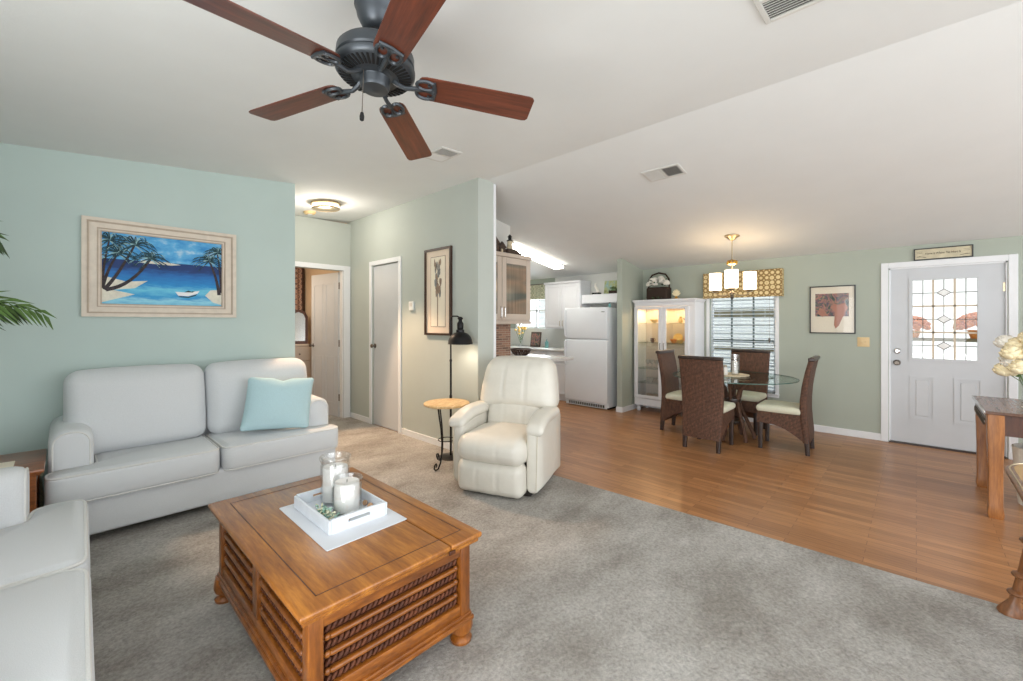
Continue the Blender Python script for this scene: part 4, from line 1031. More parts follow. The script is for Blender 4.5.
for (a, b, hs) in ((.012, .472, 1), (-.392, .008, -1)):
    m = MB(); w = .066; g = (a+w*.9, b-w*.9, .262, 1.615); xa, xb = x0-.016, x0+.004
    m.box(xa, xb, a, g[0], .215, 1.655, .003, 1); m.box(xa, xb, g[1], b, .215, 1.655, .003, 1); m.box(xa, xb, g[0], g[1], .215, g[2], .003, 1); m.box(xa, xb, g[0], g[1], g[3], 1.655, .003, 1)
    d = m.build('door', 'cabinet_white', t, 0)
    m = MB(); m.box(x0-.008, x0-.004, g[0], g[1], g[2], g[3]); m.build('door_glass', 'clear_glass', d, 0)
    yh = a+.028 if hs > 0 else b-.028; m = MB(); m.tube([(xa, yh, .99), (xa-.022, yh, .995), (xa-.022, yh, 1.085), (xa, yh, 1.09)], .005, 8); m.build('handle', 'pewter', d)
SH = (1.40, 1.09, .68, .452)
for z in SH:
    m = MB(); m.box(x0+.03, x1-.018, y0+.022, y1-.022, z-.008, z); m.build('glass_shelf', 'table_glass', t, 0)
for sx in (x0+.05, x1-.04):
    for sy in (y0+.05, y1-.05):
        m = MB(); m.lathe([(0, 0), (.022, 0), (.034, .02), (.036, .04), (.024, .062), (.03, .075), (.04, .1)], 18, T3(sx, sy, 0)); m.build('foot', 'cabinet_white', t)
for y in (-.2, .24):
    m = MB(); m.lathe([(.03, 1.66), (.03, 1.652), (0, 1.65)], 16, T3(.02, y, 0)); m.build('cabinet_lamp', 'bulb_glow', t)
    lamp("SPOT", "cabinet_light", (6.50, 2.81+y, 1.645), 5, (1, .62, .30), .02).data.spot_size = R(165)
def item(kind, label, cat, x, y, z, prof, mat, group=None, extra=None):
    t = thing(kind, label, cat, (x, y, z), group=group)
    m = MB(); m.lathe(prof, 18); m.build('body' if extra is None else 'vessel', mat, t)
    if extra: extra(t)
    return t
CUP = [(0, 0), (.022, 0), (.028, .02), (.034, .07), (.031, .07), (.025, .02), (0, .008)]
BOWL = [(0, 0), (.03, 0), (.05, .02), (.075, .055), (.072, .057), (.046, .024), (0, .010)]
STEM = [(0, 0), (.03, 0), (.006, .01), (.005, .06), (.02, .075), (.032, .1), (.03, .135), (.028, .135), (.029, .1), (.01, .078), (0, .076)]
def handle(mat):
    def f(t):
        m = MB(); m.tube([(0, -.03, .06), (0, -.052, .055), (0, -.055, .035), (0, -.03, .02)], .004, 6); m.build('handle', mat, t)
    return f
item('mug', 'brown mug on the second glass shelf, behind the left cabinet door', 'mug', 6.47, 3.05, 1.09, CUP, 'ceramic_brown', None, handle('ceramic_brown'))
item('mug', 'brown mug at the right end of the second shelf, behind the left cabinet door', 'mug', 6.48, 2.90, 1.09, CUP, 'ceramic_brown', None, handle('ceramic_brown'))
for k, (y, mt, w) in enumerate(((2.70, 'ceramic_orange', 'orange bowl nearest the middle post'), (2.60, 'ceramic_yellow', 'yellow bowl in the middle'), (2.49, 'ceramic_orange', 'orange bowl at the right end'))):
    item('bowl', w+' of the second shelf behind the right cabinet door', 'bowl', 6.46, y, 1.09, [(r*.75, z*1.1) for r, z in BOWL], mt, 'bright bowls in the china cabinet')
for k, (y, mt) in enumerate(((2.68, 'ceramic_yellow'), (2.51, 'ceramic_orange'))):
    t2 = thing('plate', ('yellow plate standing behind the bowls on the second shelf', 'orange plate standing behind the bowls on the second shelf')[k], 'plate', (6.58, y, 1.09), group='plates standing in the china cabinet')
    m = MB(); m.lathe([(0, 0), (.05, 0), (.075, .012), (.073, .015), (.048, .004), (0, .004)], 24, T3(0, 0, .076, 0, 0, R(-78))); m.build('plate_body', mt, t2)
t2 = thing('figurine', 'small dark bird figurine on the top shelf behind the right cabinet door', 'figurine', (6.45, 2.49, 1.40))
m = MB(); m.lathe([(0, 0), (.03, 0), (.03, .01), (0, .012)], 14); m.build('plinth', 'figurine_brown', t2)
m = MB(); m.ball((0, 0, .05), (.026, .04, .032)); m.ball((0, -.03, .095), .018); m.tube([(0, .03, .05), (0, .07, .08)], [.014, .004], 8); m.tube([(0, -.015, .06), (0, -.03, .09)], .012, 8); m.build('bird', 'figurine_brown', t2)
item('vase', 'small cream vase on the top shelf behind the right cabinet door', 'vase', 6.47, 2.60, 1.40, [(0, 0), (.025, 0), (.035, .04), (.018, .08), (.022, .1), (.018, .1), (.014, .08), (0, .03)], 'ceramic_yellow')
item('bowl', 'shallow cream bowl on the top shelf behind the left cabinet door', 'bowl', 6.48, 3.02, 1.40, BOWL, 'ceramic_yellow', 'bright bowls in the china cabinet')
for k, y in enumerate((3.12, 3.05, 2.98, 2.92)):
    item('wine_glass', ('first', 'second', 'third', 'fourth')[k]+' stemmed glass from the left on the third shelf of the china cabinet', 'glass', 6.46, y, .68, STEM, 'glassware_grey', 'stemmed glasses on the third shelf')
for k, y in enumerate((3.08, 2.95)):
    item('glass_bowl', ('left', 'right')[k]+' glass serving bowl on the fourth shelf of the china cabinet', 'bowl', 6.46, y, .452, [(r*.85, z*1.4) for r, z in BOWL], 'glassware_grey', 'serving bowls low in the china cabinet')
item('glass_bowl', 'wide glass dish on the floor of the china cabinet', 'bowl', 6.47, 3.03, .2, [(r*1.5, z*1.3) for r, z in BOWL], 'glassware_grey', 'serving bowls low in the china cabinet')
item('decanter', 'dark decanter on the fourth shelf of the china cabinet', 'decanter', 6.5, 2.89, .452, [(0, 0), (.03, 0), (.035, .05), (.014, .09), (.012, .13), (.02, .15), (0, .155)], 'figurine_brown')
# ---- on top of the cabinet
t = thing('flower_basket', 'dark woven basket of white roses on top of the china cabinet', 'basket', (6.52, 2.965, 1.765))
m = MB(); m.cushion((0, 0, .10), (.20, .34, .20), .03, n=6); m.build('basket_body', 'basket_dark', t)
m = MB(); m.tube([(0, -.17, .18), (0, -.165, .32), (0, -.11, .40), (0, 0, .43), (0, .11, .40), (0, .165, .32), (0, .17, .18)], .014, 8); m.build('handle', 'basket_dark', t)
def rose(parent, c, r, mat='petal_white', name='rose'):
    m = MB(); n = 24
    for k in range(n):
        u = 1-1.25*(k+.5)/n; a = k*2.4; q = sqrt(max(0, 1-u*u)); d = Vector((q*cos(a), q*sin(a), u)); X, Y, Z = frame_from(d+Vector((0, 0, .25)))
        B_ = Matrix((X, Y, Z)).transposed().to_4x4(); p = Vector(c)+d*r*.66
        m.ball((0, 0, 0), (r*.40, r*.36, r*.13), 8, 5, Matrix.Translation(p) @ B_ @ Matrix.Rotation(R(48), 4, 'X'))
    m.ball(c, r*.45, 10, 7)
    return m.build(name, mat, parent, 180)
for (x, y, z) in ((-.06, .13, .24), (-.08, .03, .25), (-.04, -.07, .29), (-.06, -.15, .25), (0, .07, .31), (.03, -.02, .33), (-.03, .10, .30)): rose(t, (x, y, z), .062)
m = MB()
for k in range(40):
    a = random.random()*6.28; rr = random.uniform(.05, .19); m.ball((0, 0, 0), (.035, .014, .004), 6, 4, T3(.10*cos(a)-.03, rr*sin(a)*1.05, random.uniform(.16, .33) if k % 3 else .03, a, random.uniform(-.8, .8), random.uniform(-.8, .4)))
m.build('leaves', 'leaf_dark', t, 180)
t = thing('gold_ornament', 'small gold shell ornament beside the rose basket on the china cabinet', 'ornament', (6.47, 2.665, 1.765))
m = MB(); m.lathe([(0, 0), (.045, 0), (.04, .015), (.015, .03), (.02, .04), (0, .045)], 18); m.build('stand', 'gold', t)
m = MB()
for k in range(7):
    a = R(-60+20*k); m.tube([(0, 0, .04), (0, .04*sin(a), .04+.05*cos(a)), (0, .07*sin(a), .04+.11*cos(a))], [.006, .012, .009], 8)
m.build('shell_fan', 'petal_cream', t)

# ================================================================ DINING SET
t = thing('dining_table', 'round glass dining table on a bent cane pedestal under the chandelier', 'table', (5.63, 1.63, 0))
m = MB(); m.lathe([(0, .745), (.675, .745), (.682, .751), (.675, .757), (0, .757)], 64); m.build('glass_top', 'table_glass', t)
m = MB(); m.lathe([(.676, .7455), (.6835, .748), (.6835, .754), (.676, .7565)], 64, caps=False); m.build('polished_edge', 'glass_edge', t)
for k in range(6):
    a = 2*pi*k/6; m = MB(); P = []
    for r, z in ((.24, .0), (.23, .06), (.17, .2), (.10, .36), (.075, .46), (.10, .58), (.18, .68), (.25, .735)): P.append((r*cos(a+.35*(z-.4)), r*sin(a+.35*(z-.4)), z+.008))
    m.tube(P, .022, 8); m.build('leg', 'rattan', t)
m = MB(); m.lathe([(.0, .44), (.095, .44), (.1, .46), (.095, .49), (0, .49)], 24); m.lathe([(0, .2), (.13, .2), (.14, .215), (.13, .23), (0, .23)], 24); m.build('binding', 'dark_chair_wood', t)
m = MB(); m.tube([(.235*cos(2*pi*k/32), .235*sin(2*pi*k/32), .73) for k in range(32)], .014, 8, True); m.build('top_ring', 'rattan', t)
t = thing('serving_tray', 'round woven tan tray in the middle of the glass dining table', 'tray', (5.66, 1.65, .757))
m = MB(); m.lathe([(0, 0), (.19, 0), (.20, .012), (.195, .018), (.185, .008), (0, .008)], 32); m.build('tray_body', 'wicker_pale', t)
t = thing('hurricane_glass', 'clear glass hurricane cylinder on the tan tray', 'glass', (5.74, 1.63, .766))
m = MB(); m.lathe([(0, 0), (.05, 0), (.05, .25), (.046, .25), (.046, .008), (0, .008)], 28); m.build('cylinder', 'clear_glass', t)
t = thing('candle', 'white pillar candle inside the hurricane glass on the dining table', 'candle', (5.74, 1.63, .776))
m = MB(); m.lathe([(0, 0), (.034, 0), (.035, .15), (.03, .155), (0, .15)], 22); m.build('wax', 'candle_wax', t); m = MB(); m.tube([(0, 0, .15), (0, .001, .165)], .0015, 5); m.build('wick', 'black_iron', t)
t = thing('salt_shaker', 'small white shaker beside the hurricane glass on the dining table', 'shaker', (5.60, 1.70, .766))
m = MB(); m.lathe([(0, 0), (.025, 0), (.03, .04), (.022, .09), (.02, .1)], 18); m.build('shaker_body', 'candle_wax', t)
m = MB(); m.lathe([(.02, .1), (.021, .115), (.0, .125)], 16); m.build('cap', 'nickel', t)
def make_chair(label):
    t = thing('dining_chair', label, 'chair', group='woven chairs round the glass table')
    prof = [(.13, -.222, .030, .205), (.22, -.220, .032, .208), (.34, -.207, .034, .212), (.46, -.198, .034, .216), (.58, -.200, .032, .222), (.72, -.213, .029, .228), (.88, -.240, .026, .232), (1.0, -.268, .024, .234)]
    m = MB(); L = []
    for z, x, th, hw in prof:
        rr = [(px, py) for px, py in rrect(x-th, x+th, -hw, hw, .018, 3)]; L.append([(px, py, z) for px, py in rr])
    m.loft(L); m.build('backrest', 'rattan', t, 50)
    m = MB(); m.cushion((-.274, 0, 1.018), (.062, .476, .04), .014, n=4, fn=lambda v: Vector((v.x-.012*0+.01*(1-(v.y/.24)**2)*0, v.y, v.z))); m.build('top_rail', 'dark_chair_wood', t)
    m = MB(); m.poly([(-.2, .425), (.235, .425), (.24, .28), (.18, .29), (.08, .285), (-.03, .25), (-.13, .19), (-.2, .135)], 'y', -.205, .205, None, .006); m.build('seat_base', 'rattan', t, 30)
    m = MB(); m.cushion((.03, 0, .452), (.43, .44, .065), .028, (0, 0, .022), 9); m.build('seat_cushion', 'seat_cushion_cream', t, 180)
    for x, z in ((.205, .31), (-.225, .17)):
        for s in (-1, 1):
            m = MB(); L = []
            for zz, w, dx in ((0, .019, -.012 if x < 0 else .0), (z, .024, 0)): L.append([(px+x+dx, py+s*.18, zz) for px, py in rrect(-w, w, -w, w, .004, 2)])
            m.loft(L); m.build('leg', 'dark_chair_wood', t, 30)
    return t
ch = make_chair('woven dining chair nearest the camera, its back turned to the living room'); ch.location = (5.10, 1.725, 0)
dup(ch, 'woven dining chair on the right of the glass table, seen from the side', (5.60, 1.075, 0), R(92))
dup(ch, 'woven dining chair on the left of the glass table, in front of the china cabinet', (5.60, 2.185, 0), R(-90))
dup(ch, 'woven dining chair on the far side of the glass table, in front of the window', (6.17, 1.635, 0), R(180))
# ================================================================ KITCHEN
def raised(m, u0, u1, z0, z1, put, w=.05):
    """a framed, raised door or drawer front; put(m, u0,u1, d0,d1, z0,z1, bev)"""
    put(m, u0, u1, 0, .018, z0, z1, .003); 
    for a, b, c, d in ((u0+w*.2, u0+w, z0+w*.2, z1-w*.2), (u1-w, u1-w*.2, z0+w*.2, z1-w*.2), (u0+w, u1-w, z0+w*.2, z0+w), (u0+w, u1-w, z1-w, z1-w*.2)): put(m, a, b, .016, .024, c, d, .004)
    if u1-u0 > 3*w and z1-z0 > 3*w: put(m, u0+w*1.3, u1-w*1.3, .016, .022, z0+w*1.3, z1-w*1.3, .006)
def put_x(xf): return lambda m, a, b, d0, d1, c, d, bv: m.box(xf-d1, xf-d0, a, b, c, d, bv, 1)
def put_y(yf): return lambda m, a, b, d0, d1, c, d, bv: m.box(a, b, yf-d1, yf-d0, c, d, bv, 1)
t = thing('refrigerator', 'white top-freezer refrigerator beside the sage divider wall', 'refrigerator', (0, 0, 0)); 
fx0, fx1, fy0, fy1 = 6.03, 6.69, 3.578, 4.412
t.location = (6.35, 3.995, 0); ox, oy = -6.35, -3.995
m = MB(); m.box(fx0+ox, fx1+ox, fy0+oy, fy1+oy, .03, 1.65, .008); m.build('cabinet_body', 'appliance_white', t)
m = MB(); m.box(5.98+ox, 6.035+ox, fy0+oy, fy1+oy, 1.135, 1.656, .014, 3); d = m.build('freezer_door', 'appliance_white', t)
m = MB(); m.tube([(5.98+ox, 4.385+oy, 1.62), (5.945+ox, 4.385+oy, 1.6), (5.945+ox, 4.385+oy, 1.2), (5.98+ox, 4.385+oy, 1.16)], .012, 8); m.build('handle', 'appliance_white', d)
m = MB(); m.box(5.978+ox, 5.982+ox, 3.62+oy, 3.68+oy, 1.575, 1.588); m.build('badge', 'chrome', d, 0)
m = MB(); m.box(5.98+ox, 6.035+ox, fy0+oy, fy1+oy, .095, 1.123, .014, 3); d = m.build('fridge_door', 'appliance_white', t)
m = MB(); m.tube([(5.98+ox, 4.385+oy, 1.1), (5.945+ox, 4.385+oy, 1.08), (5.945+ox, 4.385+oy, .72), (5.98+ox, 4.385+oy, .68)], .012, 8); m.build('handle', 'appliance_white', d)
m = MB(); m.box(6.0+ox, 6.03+ox, fy0+.02+oy, fy1-.02+oy, .015, .088, .004, 1); g = m.build('toe_grille', 'appliance_white', t)
m = MB()
for k in range(16): m.box(5.996+ox, 6.004+ox, fy0+.06+oy+k*.044, fy0+.092+oy+k*.044, .03, .075)
m.build('grille_slots', 'vent_slot', g, 0)
m = MB(); m.box(6.06+ox, 6.66+ox, fy0+.02+oy, fy1-.02+oy, 0, .03); m.build('plinth', 'plinth_dark', t, 0)
# wall cabinet left of the refrigerator
t = thing('wall_cabinet', 'white two-door wall cabinet left of the refrigerator', 'cabinet', (6.55, 4.775, 1.29)); M0 = (-6.55, -4.775, -1.29)
m = MB(); m.box(6.40-6.55, 6.715-6.55, -.415, .415, 0, .85, .003, 1); m.box(6.37-6.55, 6.715-6.55, -.425, .425, .84, .88, .008); m.build('carcass', 'cabinet_white', t, 0)
for a, b, hy in ((-.405, -.004, -.03), (.004, .405, .03)):
    m = MB(); raised(m, a, b, .015, .825, put_x(6.40-6.55)); d = m.build('door', 'cabinet_white', t, 0)
    m = MB(); m.tube([(-.168, hy, .05), (-.195, hy, .06), (-.195, hy, .14), (-.168, hy, .15)], .005, 6); m.build('handle', 'nickel', d)
t = thing('bridge_shelf', 'white box shelf above the refrigerator', 'shelf', (6.56, 3.89, 1.745))
m = MB(); m.box(-.16, .155, -.455, .455, 0, .155, .004, 1); m.build('shelf_box', 'cabinet_white', t, 0)
m = MB(); m.box(-.168, -.158, -.44, .44, .015, .14, .004, 1); m.build('front_panel', 'cabinet_white', t, 0)
t = thing('green_picture', 'pale green picture leaning on the wall above the refrigerator shelf', 'picture', (6.66, 3.76, 1.90), rot=(0, R(8), 0))
m = MB(); m.box(-.006, .006, -.29, .29, .0, .25, .003, 1); m.build('canvas', 'green_picture', t, 0)
t = thing('trailing_plant', 'green trailing plant in a dark trough above the refrigerator', 'plant', (6.50, 3.66, 1.90))
m = MB(); m.box(-.05, .05, -.17, .17, 0, .05, .006); m.build('trough', 'basket_dark', t)
m = MB()
for k in range(60):
    m.ball((0, 0, 0), (.034, .014, .004), 6, 4, T3(random.uniform(-.06, .05), random.uniform(-.18, .18), random.uniform(.05, .12), random.random()*6.3, random.uniform(-.7, .7), random.uniform(-.7, .5)))
m.build('leaves', 'leaf_green', t, 180)
t = thing('decorative_bird', 'black stand with a white bird carving on the shelf above the refrigerator', 'ornament', (6.5, 4.10, 1.90))
m = MB(); m.box(-.05, .05, -.07, .07, 0, .035, .006); m.build('stand', 'black_iron', t)
m = MB(); m.tube([(0, -.03, .035), (0, -.02, .09), (0, .02, .14), (0, .03, .19), (0, .0, .205)], [.022, .03, .022, .012, .008], 10); m.build('bird', 'petal_white', t)
t = thing('bottle', 'teal glass bottle standing on the refrigerator', 'bottle', (6.2, 3.66, 1.656))
m = MB(); m.lathe([(0, 0), (.022, 0), (.024, .04), (.012, .055), (.010, .075)], 14); m.build('bottle_body', 'bottle_teal', t); m = MB(); m.lathe([(.011, .075), (.011, .083), (0, .083)], 10); m.build('stopper', 'figurine_brown', t)
# base units and worktop along the window wall
for i, (a, b, w) in enumerate(((4.43, 4.93, 'white base cabinet with a drawer beside the refrigerator'), (4.94, 5.44, 'white base cabinet second from the refrigerator'), (5.45, 6.15, 'white base cabinet under the kitchen window'), (6.16, 6.89, 'white base cabinet in the far kitchen corner'))):
    t = thing('base_cabinet', w, 'cabinet', (6.42, (a+b)/2, 0), group='white base cabinets'); h = (b-a)/2-.002
    m = MB(); m.box(-.27, .295, -h, h, .1, .88); m.box(-.21, .295, -h, h, 0, .1); m.build('carcass', 'cabinet_white', t, 0)
    m = MB(); raised(m, -h+.012, h-.012, .70, .865, put_x(-.27), .03); d = m.build('drawer', 'cabinet_white', t, 0); m = MB(); m.tube([(-.29, -.05, .785), (-.318, -.045, .785), (-.318, .045, .785), (-.29, .05, .785)], .005, 6); m.build('handle', 'nickel', d)
    m = MB(); raised(m, -h+.012, h-.012, .115, .685, put_x(-.27)); d = m.build('door', 'cabinet_white', t, 0); m = MB(); m.tube([(-.29, h-.05, .54), (-.318, h-.05, .55), (-.318, h-.05, .64), (-.29, h-.05, .65)], .005, 6); m.build('handle', 'nickel', d)
m = MB(); m.box(6.10, 6.715, 4.425, 6.895, .882, .92, .006); tag(m.build('worktop', 'stone_counter'), 'pale stone worktop along the kitchen window wall', 'worktop')
m = MB(); m.box(6.705, 6.718, 4.42, 6.9, .925, 1.28); m.box(6.706, 6.718, 4.42, 5.18, 1.28, 2.30); m.box(6.706, 6.718, 3.42, 4.42, 1.0, 2.30); struct(m.build('trim_3', 'white_wall_paint', smooth=0))
t = thing('vase_of_flowers', 'glass vase of yellow flowers on the worktop under the kitchen window', 'vase', (6.42, 5.83, .92))
m = MB(); m.lathe([(0, 0), (.04, 0), (.05, .1), (.035, .17), (.045, .2), (.04, .2), (.03, .17), (0, .02)], 18); m.build('vase', 'clear_glass', t)
m = MB(); fl = MB()
for k in range(12):
    a = random.random()*6.28; r_ = random.uniform(.03, .13); p = (r_*cos(a), r_*sin(a), .24+random.uniform(0, .16)); m.tube([(0, 0, .05), p], .004, 5); fl.ball(p, (.03, .03, .022), 8, 6)
m.build('stems', 'leaf_green', t); fl.build('blossoms', 'ceramic_yellow', t)
t = thing('photo_frame', 'small brown picture standing on the worktop under the kitchen window', 'picture', (6.50, 5.52, .92), rot=(0, R(8), 0))
m = MB(); m.box(-.01, .01, -.13, .13, 0, .30, .004, 1); m.build('frame', 'figurine_brown', t); m = MB(); m.box(-.013, -.009, -.105, .105, .03, .27); m.build('photo', 'abstract_print', t, 0)
t = thing('bottle', 'teal soap bottle on the worktop near the wall cabinet', 'bottle', (6.42, 5.16, .92))
m = MB(); m.lathe([(0, 0), (.035, 0), (.036, .11), (.015, .13), (.013, .15)], 16); m.build('bottle_body', 'bottle_teal', t); m = MB(); m.lathe([(.014, .15), (.014, .17), (0, .17)], 10); m.tube([(0, 0, .17), (0, 0, .19), (-.03, 0, .19)], .005, 6); m.build('pump', 'chrome', t)
t = thing('knife_block', 'dark knife block on the worktop beside the refrigerator', 'knife block', (6.36, 4.60, .92))
m = MB(); m.poly([(-.05, 0), (.07, 0), (.09, .2), (.0, .2)], 'y', -.045, .045, None, .005); m.build('block', 'figurine_brown', t, 30)
for k in range(3): m = MB(); m.box(-.01, .012, -.034+k*.026, -.018+k*.026, 0, .08, .004, 1, T3(.03, 0, .195, 0, 0, R(12))); m.build('knife_handle', 'black_iron', t)
t = thing('window_valance', 'pale floral valance on a rod over the kitchen window', 'valance', (6.66, 5.72, 1.88))
m = MB(); L = []
for k in range(49):
    y = -.5+k/48; d = .012*sin(k*1.3); L.append([(d-.006, y, 0), (d+.006, y, 0), (d+.006, y, .30), (d-.006, y, .30)])
m.loft(L); m.build('cloth', 'floral_print', t, 60)
m = MB(); m.tube([(-.02, -.56, .30), (-.02, .55, .30)], .009, 8); m.ball((-.02, -.57, .30), .02); m.build('rod', 'pewter', t)
# peninsula in front of the tiled wall
t = thing('peninsula_cabinet', 'white peninsula base cabinet behind the recliner', 'cabinet', (3.88, 3.77, 0))
m = MB(); m.box(-.68, .72, -.18, .205, .1, .88); m.box(-.66, .70, -.13, .205, 0, .1); m.build('carcass', 'cabinet_white', t, 0)
for a, b in ((-.67, -.22), (-.21, .24), (.25, .71)):
    m = MB(); raised(m, a, b, .115, .865, put_y(-.18)); d = m.build('door', 'cabinet_white', t, 0); m = MB(); m.tube([(b-.04, -.202, .7), (b-.04, -.225, .71), (b-.04, -.225, .80), (b-.04, -.202, .81)], .005, 6); m.build('handle', 'nickel', d)
m = MB(); m.poly(fillet([(3.165, 3.5), (4.98, 3.5), (4.98, 4.36), (4.205, 4.36), (4.205, 3.985), (3.165, 3.985)], .04, 4), 'z', .882, .92, None, .004)
tag(m.build('peninsula_worktop', 'stone_counter', smooth=30), 'pale stone peninsula worktop behind the recliner, holding a dark bowl', 'worktop')
t = thing('openwork_bowl', 'dark openwork bowl on the peninsula worktop behind the recliner', 'bowl', (4.50, 4.09, .92))
m = MB(); m.lathe([(0, 0), (.06, 0), (.07, .01), (.055, .016), (0, .016)], 28)
for r, z in ((.145, .108), (.12, .06)): m.tube([(r*cos(2*pi*k/32), r*sin(2*pi*k/32), z) for k in range(32)], .012 if r > .13 else .008, 8, True)
for k in range(14):
    a = 2*pi*k/14; b = a+.3
    for q, e in ((a, b), (b, a)): m.tube([(.06*cos(q), .06*sin(q), .012), (.115*cos((q+e)/2), .115*sin((q+e)/2), .055), (.145*cos(e), .145*sin(e), .108)], .009, 6)
m.build('bowl_body', 'bowl_dark', t)
t = thing('wall_cabinet', 'tan wall cabinet with reeded glass doors above the peninsula', 'cabinet', (3.70, 3.67, 1.42))
m = MB(); m.box(-.535, .53, .02, .325, .0, .82, .003, 1); m.box(-.535, .535, -.005, .325, -.03, .005, .004, 1); m.box(-.535, .545, -.012, .325, .80, .85, .010); m.build('carcass', 'cabinet_tan', t, 0)
for a, b, hx_ in ((-.53, -.003, -.03), (.003, .527, .03)):
    w = .075; m = MB()
    for p, q, r_, s in ((a, a+w, .02, .795), (b-w, b, .02, .795), (a+w, b-w, .02, .02+w), (a+w, b-w, .795-w, .795)): m.box(p, q, 0, .02, r_, s, .004, 1)
    d = m.build('door', 'cabinet_tan', t, 0)
    m = MB(); m.box(a+w, b-w, .008, .013, .02+w, .795-w); m.build('door_glass', 'reeded_glass', d, 0)
    m = MB(); m.tube([(hx_, 0, .05), (hx_, -.024, .06), (hx_, -.024, .17), (hx_, 0, .18)], .006, 8); m.build('handle', 'chrome', d)
def cottage(label, x, y, s, mat):
    t = thing('model_cottage', label, 'ornament', (x, y, 2.27), group='model village on the tan cabinet')
    m = MB(); m.box(-.06*s, .06*s, -.05*s, .05*s, 0, .10*s, .003, 1); m.build('walls', mat, t)
    m = MB(); m.poly([(-.075*s, .095*s), (.075*s, .095*s), (0, .17*s)], 'y', -.06*s, .06*s); m.box(.02*s, .04*s, -.01*s, .01*s, .12*s, .19*s); m.build('roof', 'figurine_brown', t, 0)
    m = MB(); m.box(-.03*s, .0, -.053*s, -.048*s, .02*s, .07*s); m.build('window', 'bulb_glow' if False else 'figurine_cream', t, 0)
cottage('cream-fronted model cottage on the tan cabinet, next to the teal wall', 3.63, 3.78, 1.15, 'figurine_brown')
cottage('brown model cottage on the tan cabinet, between the other cottage and the lighthouse', 3.80, 3.80, .85, 'figurine_brown')
t = thing('model_lighthouse', 'model lighthouse with a dark lantern on top of the tan cabinet', 'ornament', (3.97, 3.80, 2.27))
m = MB(); m.cushion((0, 0, .04), (.20, .14, .08), .03, n=4); m.build('rock_base', 'figurine_brown', t)
m = MB(); m.lathe([(.045, .06), (.03, .19), (.0, .19)], 18); m.build('tower', 'figurine_cream', t)
m = MB(); m.lathe([(.04, .185), (.042, .195), (.022, .2), (.022, .235), (.032, .24), (.012, .265), (0, .275)], 16); m.build('lantern', 'black_iron', t)
t = thing('small_pot', 'small dark pot at the right end of the tan cabinet top', 'pot', (4.14, 3.80, 2.27))
m = MB(); m.lathe([(0, 0), (.035, 0), (.045, .02), (.035, .045), (.02, .05)], 16); m.build('pot_body', 'bowl_dark', t); m = MB(); m.lathe([(.022, .05), (.01, .058), (.008, .068), (0, .07)], 12); m.build('lid', 'bowl_dark', t)

# ================================================================ BEDROOM GLIMPSE
t = thing('dresser', 'tall pale dresser in the bedroom beyond the open door', 'dresser', (2.42, 7.5, 0))
m = MB(); m.box(-.42, .42, -.24, .25, .05, 1.03, .006); m.box(-.43, .43, -.25, .25, 1.02, 1.05, .006); m.box(-.4, .4, -.2, .24, 0, .06); m.build('carcass', 'cabinet_tan', t, 0)
for k in range(4):
    m = MB(); m.box(-.39, .39, -.256, -.238, .08+k*.235, .295+k*.235, .005, 1); d = m.build('drawer', 'cabinet_tan', t, 0)
    for x in (-.22, .22): m = MB(); m.lathe([(.008, 0), (.014, .012), (.012, .02), (0, .022)], 12, T3(x, -.256, .19+k*.235, 0, R(90))); m.build('knob', 'pewter', d)
t = thing('standing_mirror', 'dark wood framed mirror standing on the bedroom dresser', 'mirror', (2.70, 7.45, 1.05), rot=(R(-6), 0, R(-20)))
m = MB(); P_ = [(-.14, 0), (.14, 0), (.14, .46), (.10, .54), (0, .58), (-.10, .54), (-.14, .46)]
k = len(P_); Q_ = [(x*.72, .05+(z)*.84) for x, z in P_]
for i in range(k): m.poly([P_[i], P_[(i+1) % k], Q_[(i+1) % k], Q_[i]], 'y', -.015, .015)
m.build('frame', 'mirror_wood', t, 0); m = MB(); m.poly(Q_, 'y', -.004, .004); m.build('mirror_glass', 'chrome', t, 0)
t = thing('curtain', 'patterned curtain on the bedroom wall beyond the open door', 'curtain', (2.62, 7.74, 1.3))
m = MB(); L = []
for k in range(41):
    x = -.25+.5*k/40; d = .014*sin(k*1.1); L.append([(x, d-.005, 0), (x, d+.005, 0), (x, d+.005, 1.08), (x, d-.005, 1.08)])
m.loft(L); m.build('cloth', 'curtain_print', t, 60)
m = MB(); m.box(.25, .275, -.02, .02, 0, 1.1); m.build('edge_rod', 'frame_dark', t, 0)
lamp('POINT', 'bedroom_light', (2.0, 6.9, 2.2), 7, (1, .78, .56), .2)

# ================================================================ DESK AT THE RIGHT EDGE
t = thing('desk', 'wooden writing desk at the right edge with a metal-edged top', 'desk', (5.04, -.95, 0))
x0, x1, y0, y1 = -.45, .46, -.62, .59
m = MB(); m.box(x0, x1, y0, y1, .748, .77, .004, 1); m.build('desktop', 'desk_top_wood', t)
m = MB(); m.box(x0-.002, x1+.002, y1-.002, y1+.006, .745, .772, .003, 1); m.build('metal_edge', 'chrome', t)
for x in (x0+.055, x1-.055):
    for y in (y0+.055, y1-.055):
        m = MB(); L = []
        for z, w in ((0, .036), (.03, .042), (.09, .036), (.35, .036), (.60, .042), (.748, .042)): L.append([(x+px, y+py, z) for px, py in rrect(-w, w, -w, w, .005, 2)])
        m.loft(L); m.build('leg', 'oak_desk', t, 30)
m = MB(); m.box(x0+.03, x0+.055, y0+.09, y1-.09, .60, .748); m.box(x1-.055, x1-.03, y0+.09, y1-.09, .60, .748); m.box(x0+.09, x1-.09, y0+.03, y0+.055, .60, .748); m.build('apron', 'mirror_wood', t, 0)
m = MB(); m.box(x0+.09, x1-.09, y1-.02, y1-.008, .69, .735, .003, 1)
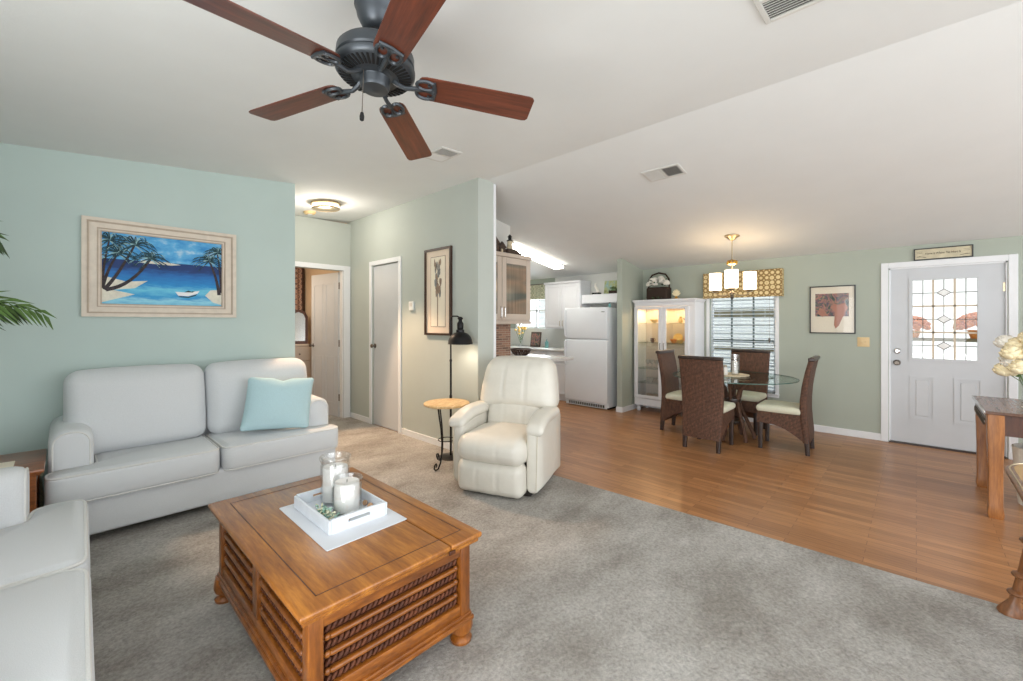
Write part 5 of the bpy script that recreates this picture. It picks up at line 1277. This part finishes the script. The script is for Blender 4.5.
for k in range(9):
    x = x0+.14+k*.08; m.tube([(x+.022*cos(q), y1-.006, .675+.022*sin(q)) for q in [2*pi*j/12 for j in range(12)]], .006, 6, True)
m.build('openwork_rail', 'pewter', t)
m = MB(); m.box(4.70, 5.02, -1.15, -.58, .770, .773, M=None); tag(m.build('paper_sheet', 'paper', smooth=0), 'cream sheet of paper on the desk at the right edge', 'paper')
t = thing('vase_of_flowers', 'glass vase of cream flowers on the desk at the right edge', 'vase', (5.27, -.655, .77))
m = MB(); m.lathe([(0, 0), (.045, 0), (.05, .02), (.045, .12), (.055, .17), (.05, .17), (.041, .12), (.045, .02), (0, .01)], 24); m.build('vase', 'clear_glass', t)
m = MB(); HEADS = [(-.02, .09, .30), (.06, .02, .36), (-.09, .0, .40), (.0, .07, .44), (.05, -.08, .42), (-.05, -.05, .33), (.02, .0, .50), (-.07, .10, .38), (.08, .09, .33), (-.02, -.12, .47), (.0, .13, .24), (-.08, .06, .27), (.05, .12, .46), (-.06, .0, .50), (.07, -.03, .28)]
for p in HEADS: m.tube([(0, 0, .04), (p[0]*.4, p[1]*.4, .17), p], .003, 5)
for k in range(20): m.ball((0, 0, 0), (.04, .014, .003), 6, 4, T3(random.uniform(-.09, .09), random.uniform(-.1, .1), random.uniform(.2, .38), random.random()*6.3, random.uniform(-.8, .8), random.uniform(-.8, .5)))
m.build('stems', 'leaf_green', t)
for i, p in enumerate(HEADS): rose(t, p, .085, 'petal_cream' if i % 4 else 'petal_white', 'flower_head')
t = thing('waste_basket', 'white ribbed basket under the desk at the right edge', 'basket', (5.14, -.70, 0))
m = MB(); L = []
for r_, z in ((.12, 0), (.14, .2), (.15, .42), (.155, .44), (.145, .44), (.13, .2), (.11, .02)): L.append([((r_+.003*(k % 2))*cos(2*pi*k/56), (r_+.003*(k % 2))*sin(2*pi*k/56), z) for k in range(56)])
m.loft(L); m.build('basket_body', 'petal_white', t)
m = MB(); m.tube([(.15*cos(2*pi*k/32), .15*sin(2*pi*k/32), .44) for k in range(32)], .008, 6, True); m.build('rim', 'petal_white', t)
# rounded table whose corner enters the frame
t = thing('occasional_table', 'dark wood table with a rounded moulded top, cut by the right edge', 'table', (2.80, -.68, 0))
RO = fillet([(-.59, -.365), (.59, -.365), (.59, .365), (-.59, .365)], .24, 8)
m = MB(); L = [[(x, y, z) for x, y in inset(RO, d)] for d, z in ((.05, .648), (.03, .652), (.028, .662), (.012, .666), (.012, .676), (.0, .681), (0, .694), (.008, .70))]
m.loft(L); m.build('tabletop', 'pedestal_wood', t)
m = MB(); m.loft([[(x, y, z) for x, y in inset(RO, d)] for d, z in ((.028, .6995), (.028, .7015))]); m.build('inset_top', 'tan_leather', t, 30)
m = MB(); m.tube([(x, y, .678) for x, y in inset(RO, .004)], .004, 6, True); m.tube([(x, y, .6995) for x, y in inset(RO, .014)], .004, 6, True); m.build('gilt_edge', 'nickel', t)
m = MB(); m.loft([[(x, y, z) for x, y in inset(RO, .07)] for z in (.58, .649)]); m.build('apron', 'pedestal_wood', t, 30)
for sx in (-1, 1):
    for sy in (-1, 1):
        m = MB(); P_ = [(.33, .26, .60), (.33, .265, .50), (.332, .285, .36), (.333, .305, .24), (.334, .325, .15), (.335, .34, .08), (.337, .345, .05), (.338, .35, .02), (.338, .352, .0)]
        m.tube([(sx*x, sy*y, z) for x, y, z in P_], [.042, .034, .026, .024, .020, .018, .032, .046, .046], 12)
        for (x, y, z, r_) in ((.333, .312, .21, .040), (.334, .33, .12, .036), (.332, .285, .38, .042)): m.ball((sx*x, sy*y, z), (r_, r_, .018), 14, 8)
        m.build('leg', 'pedestal_wood', t)
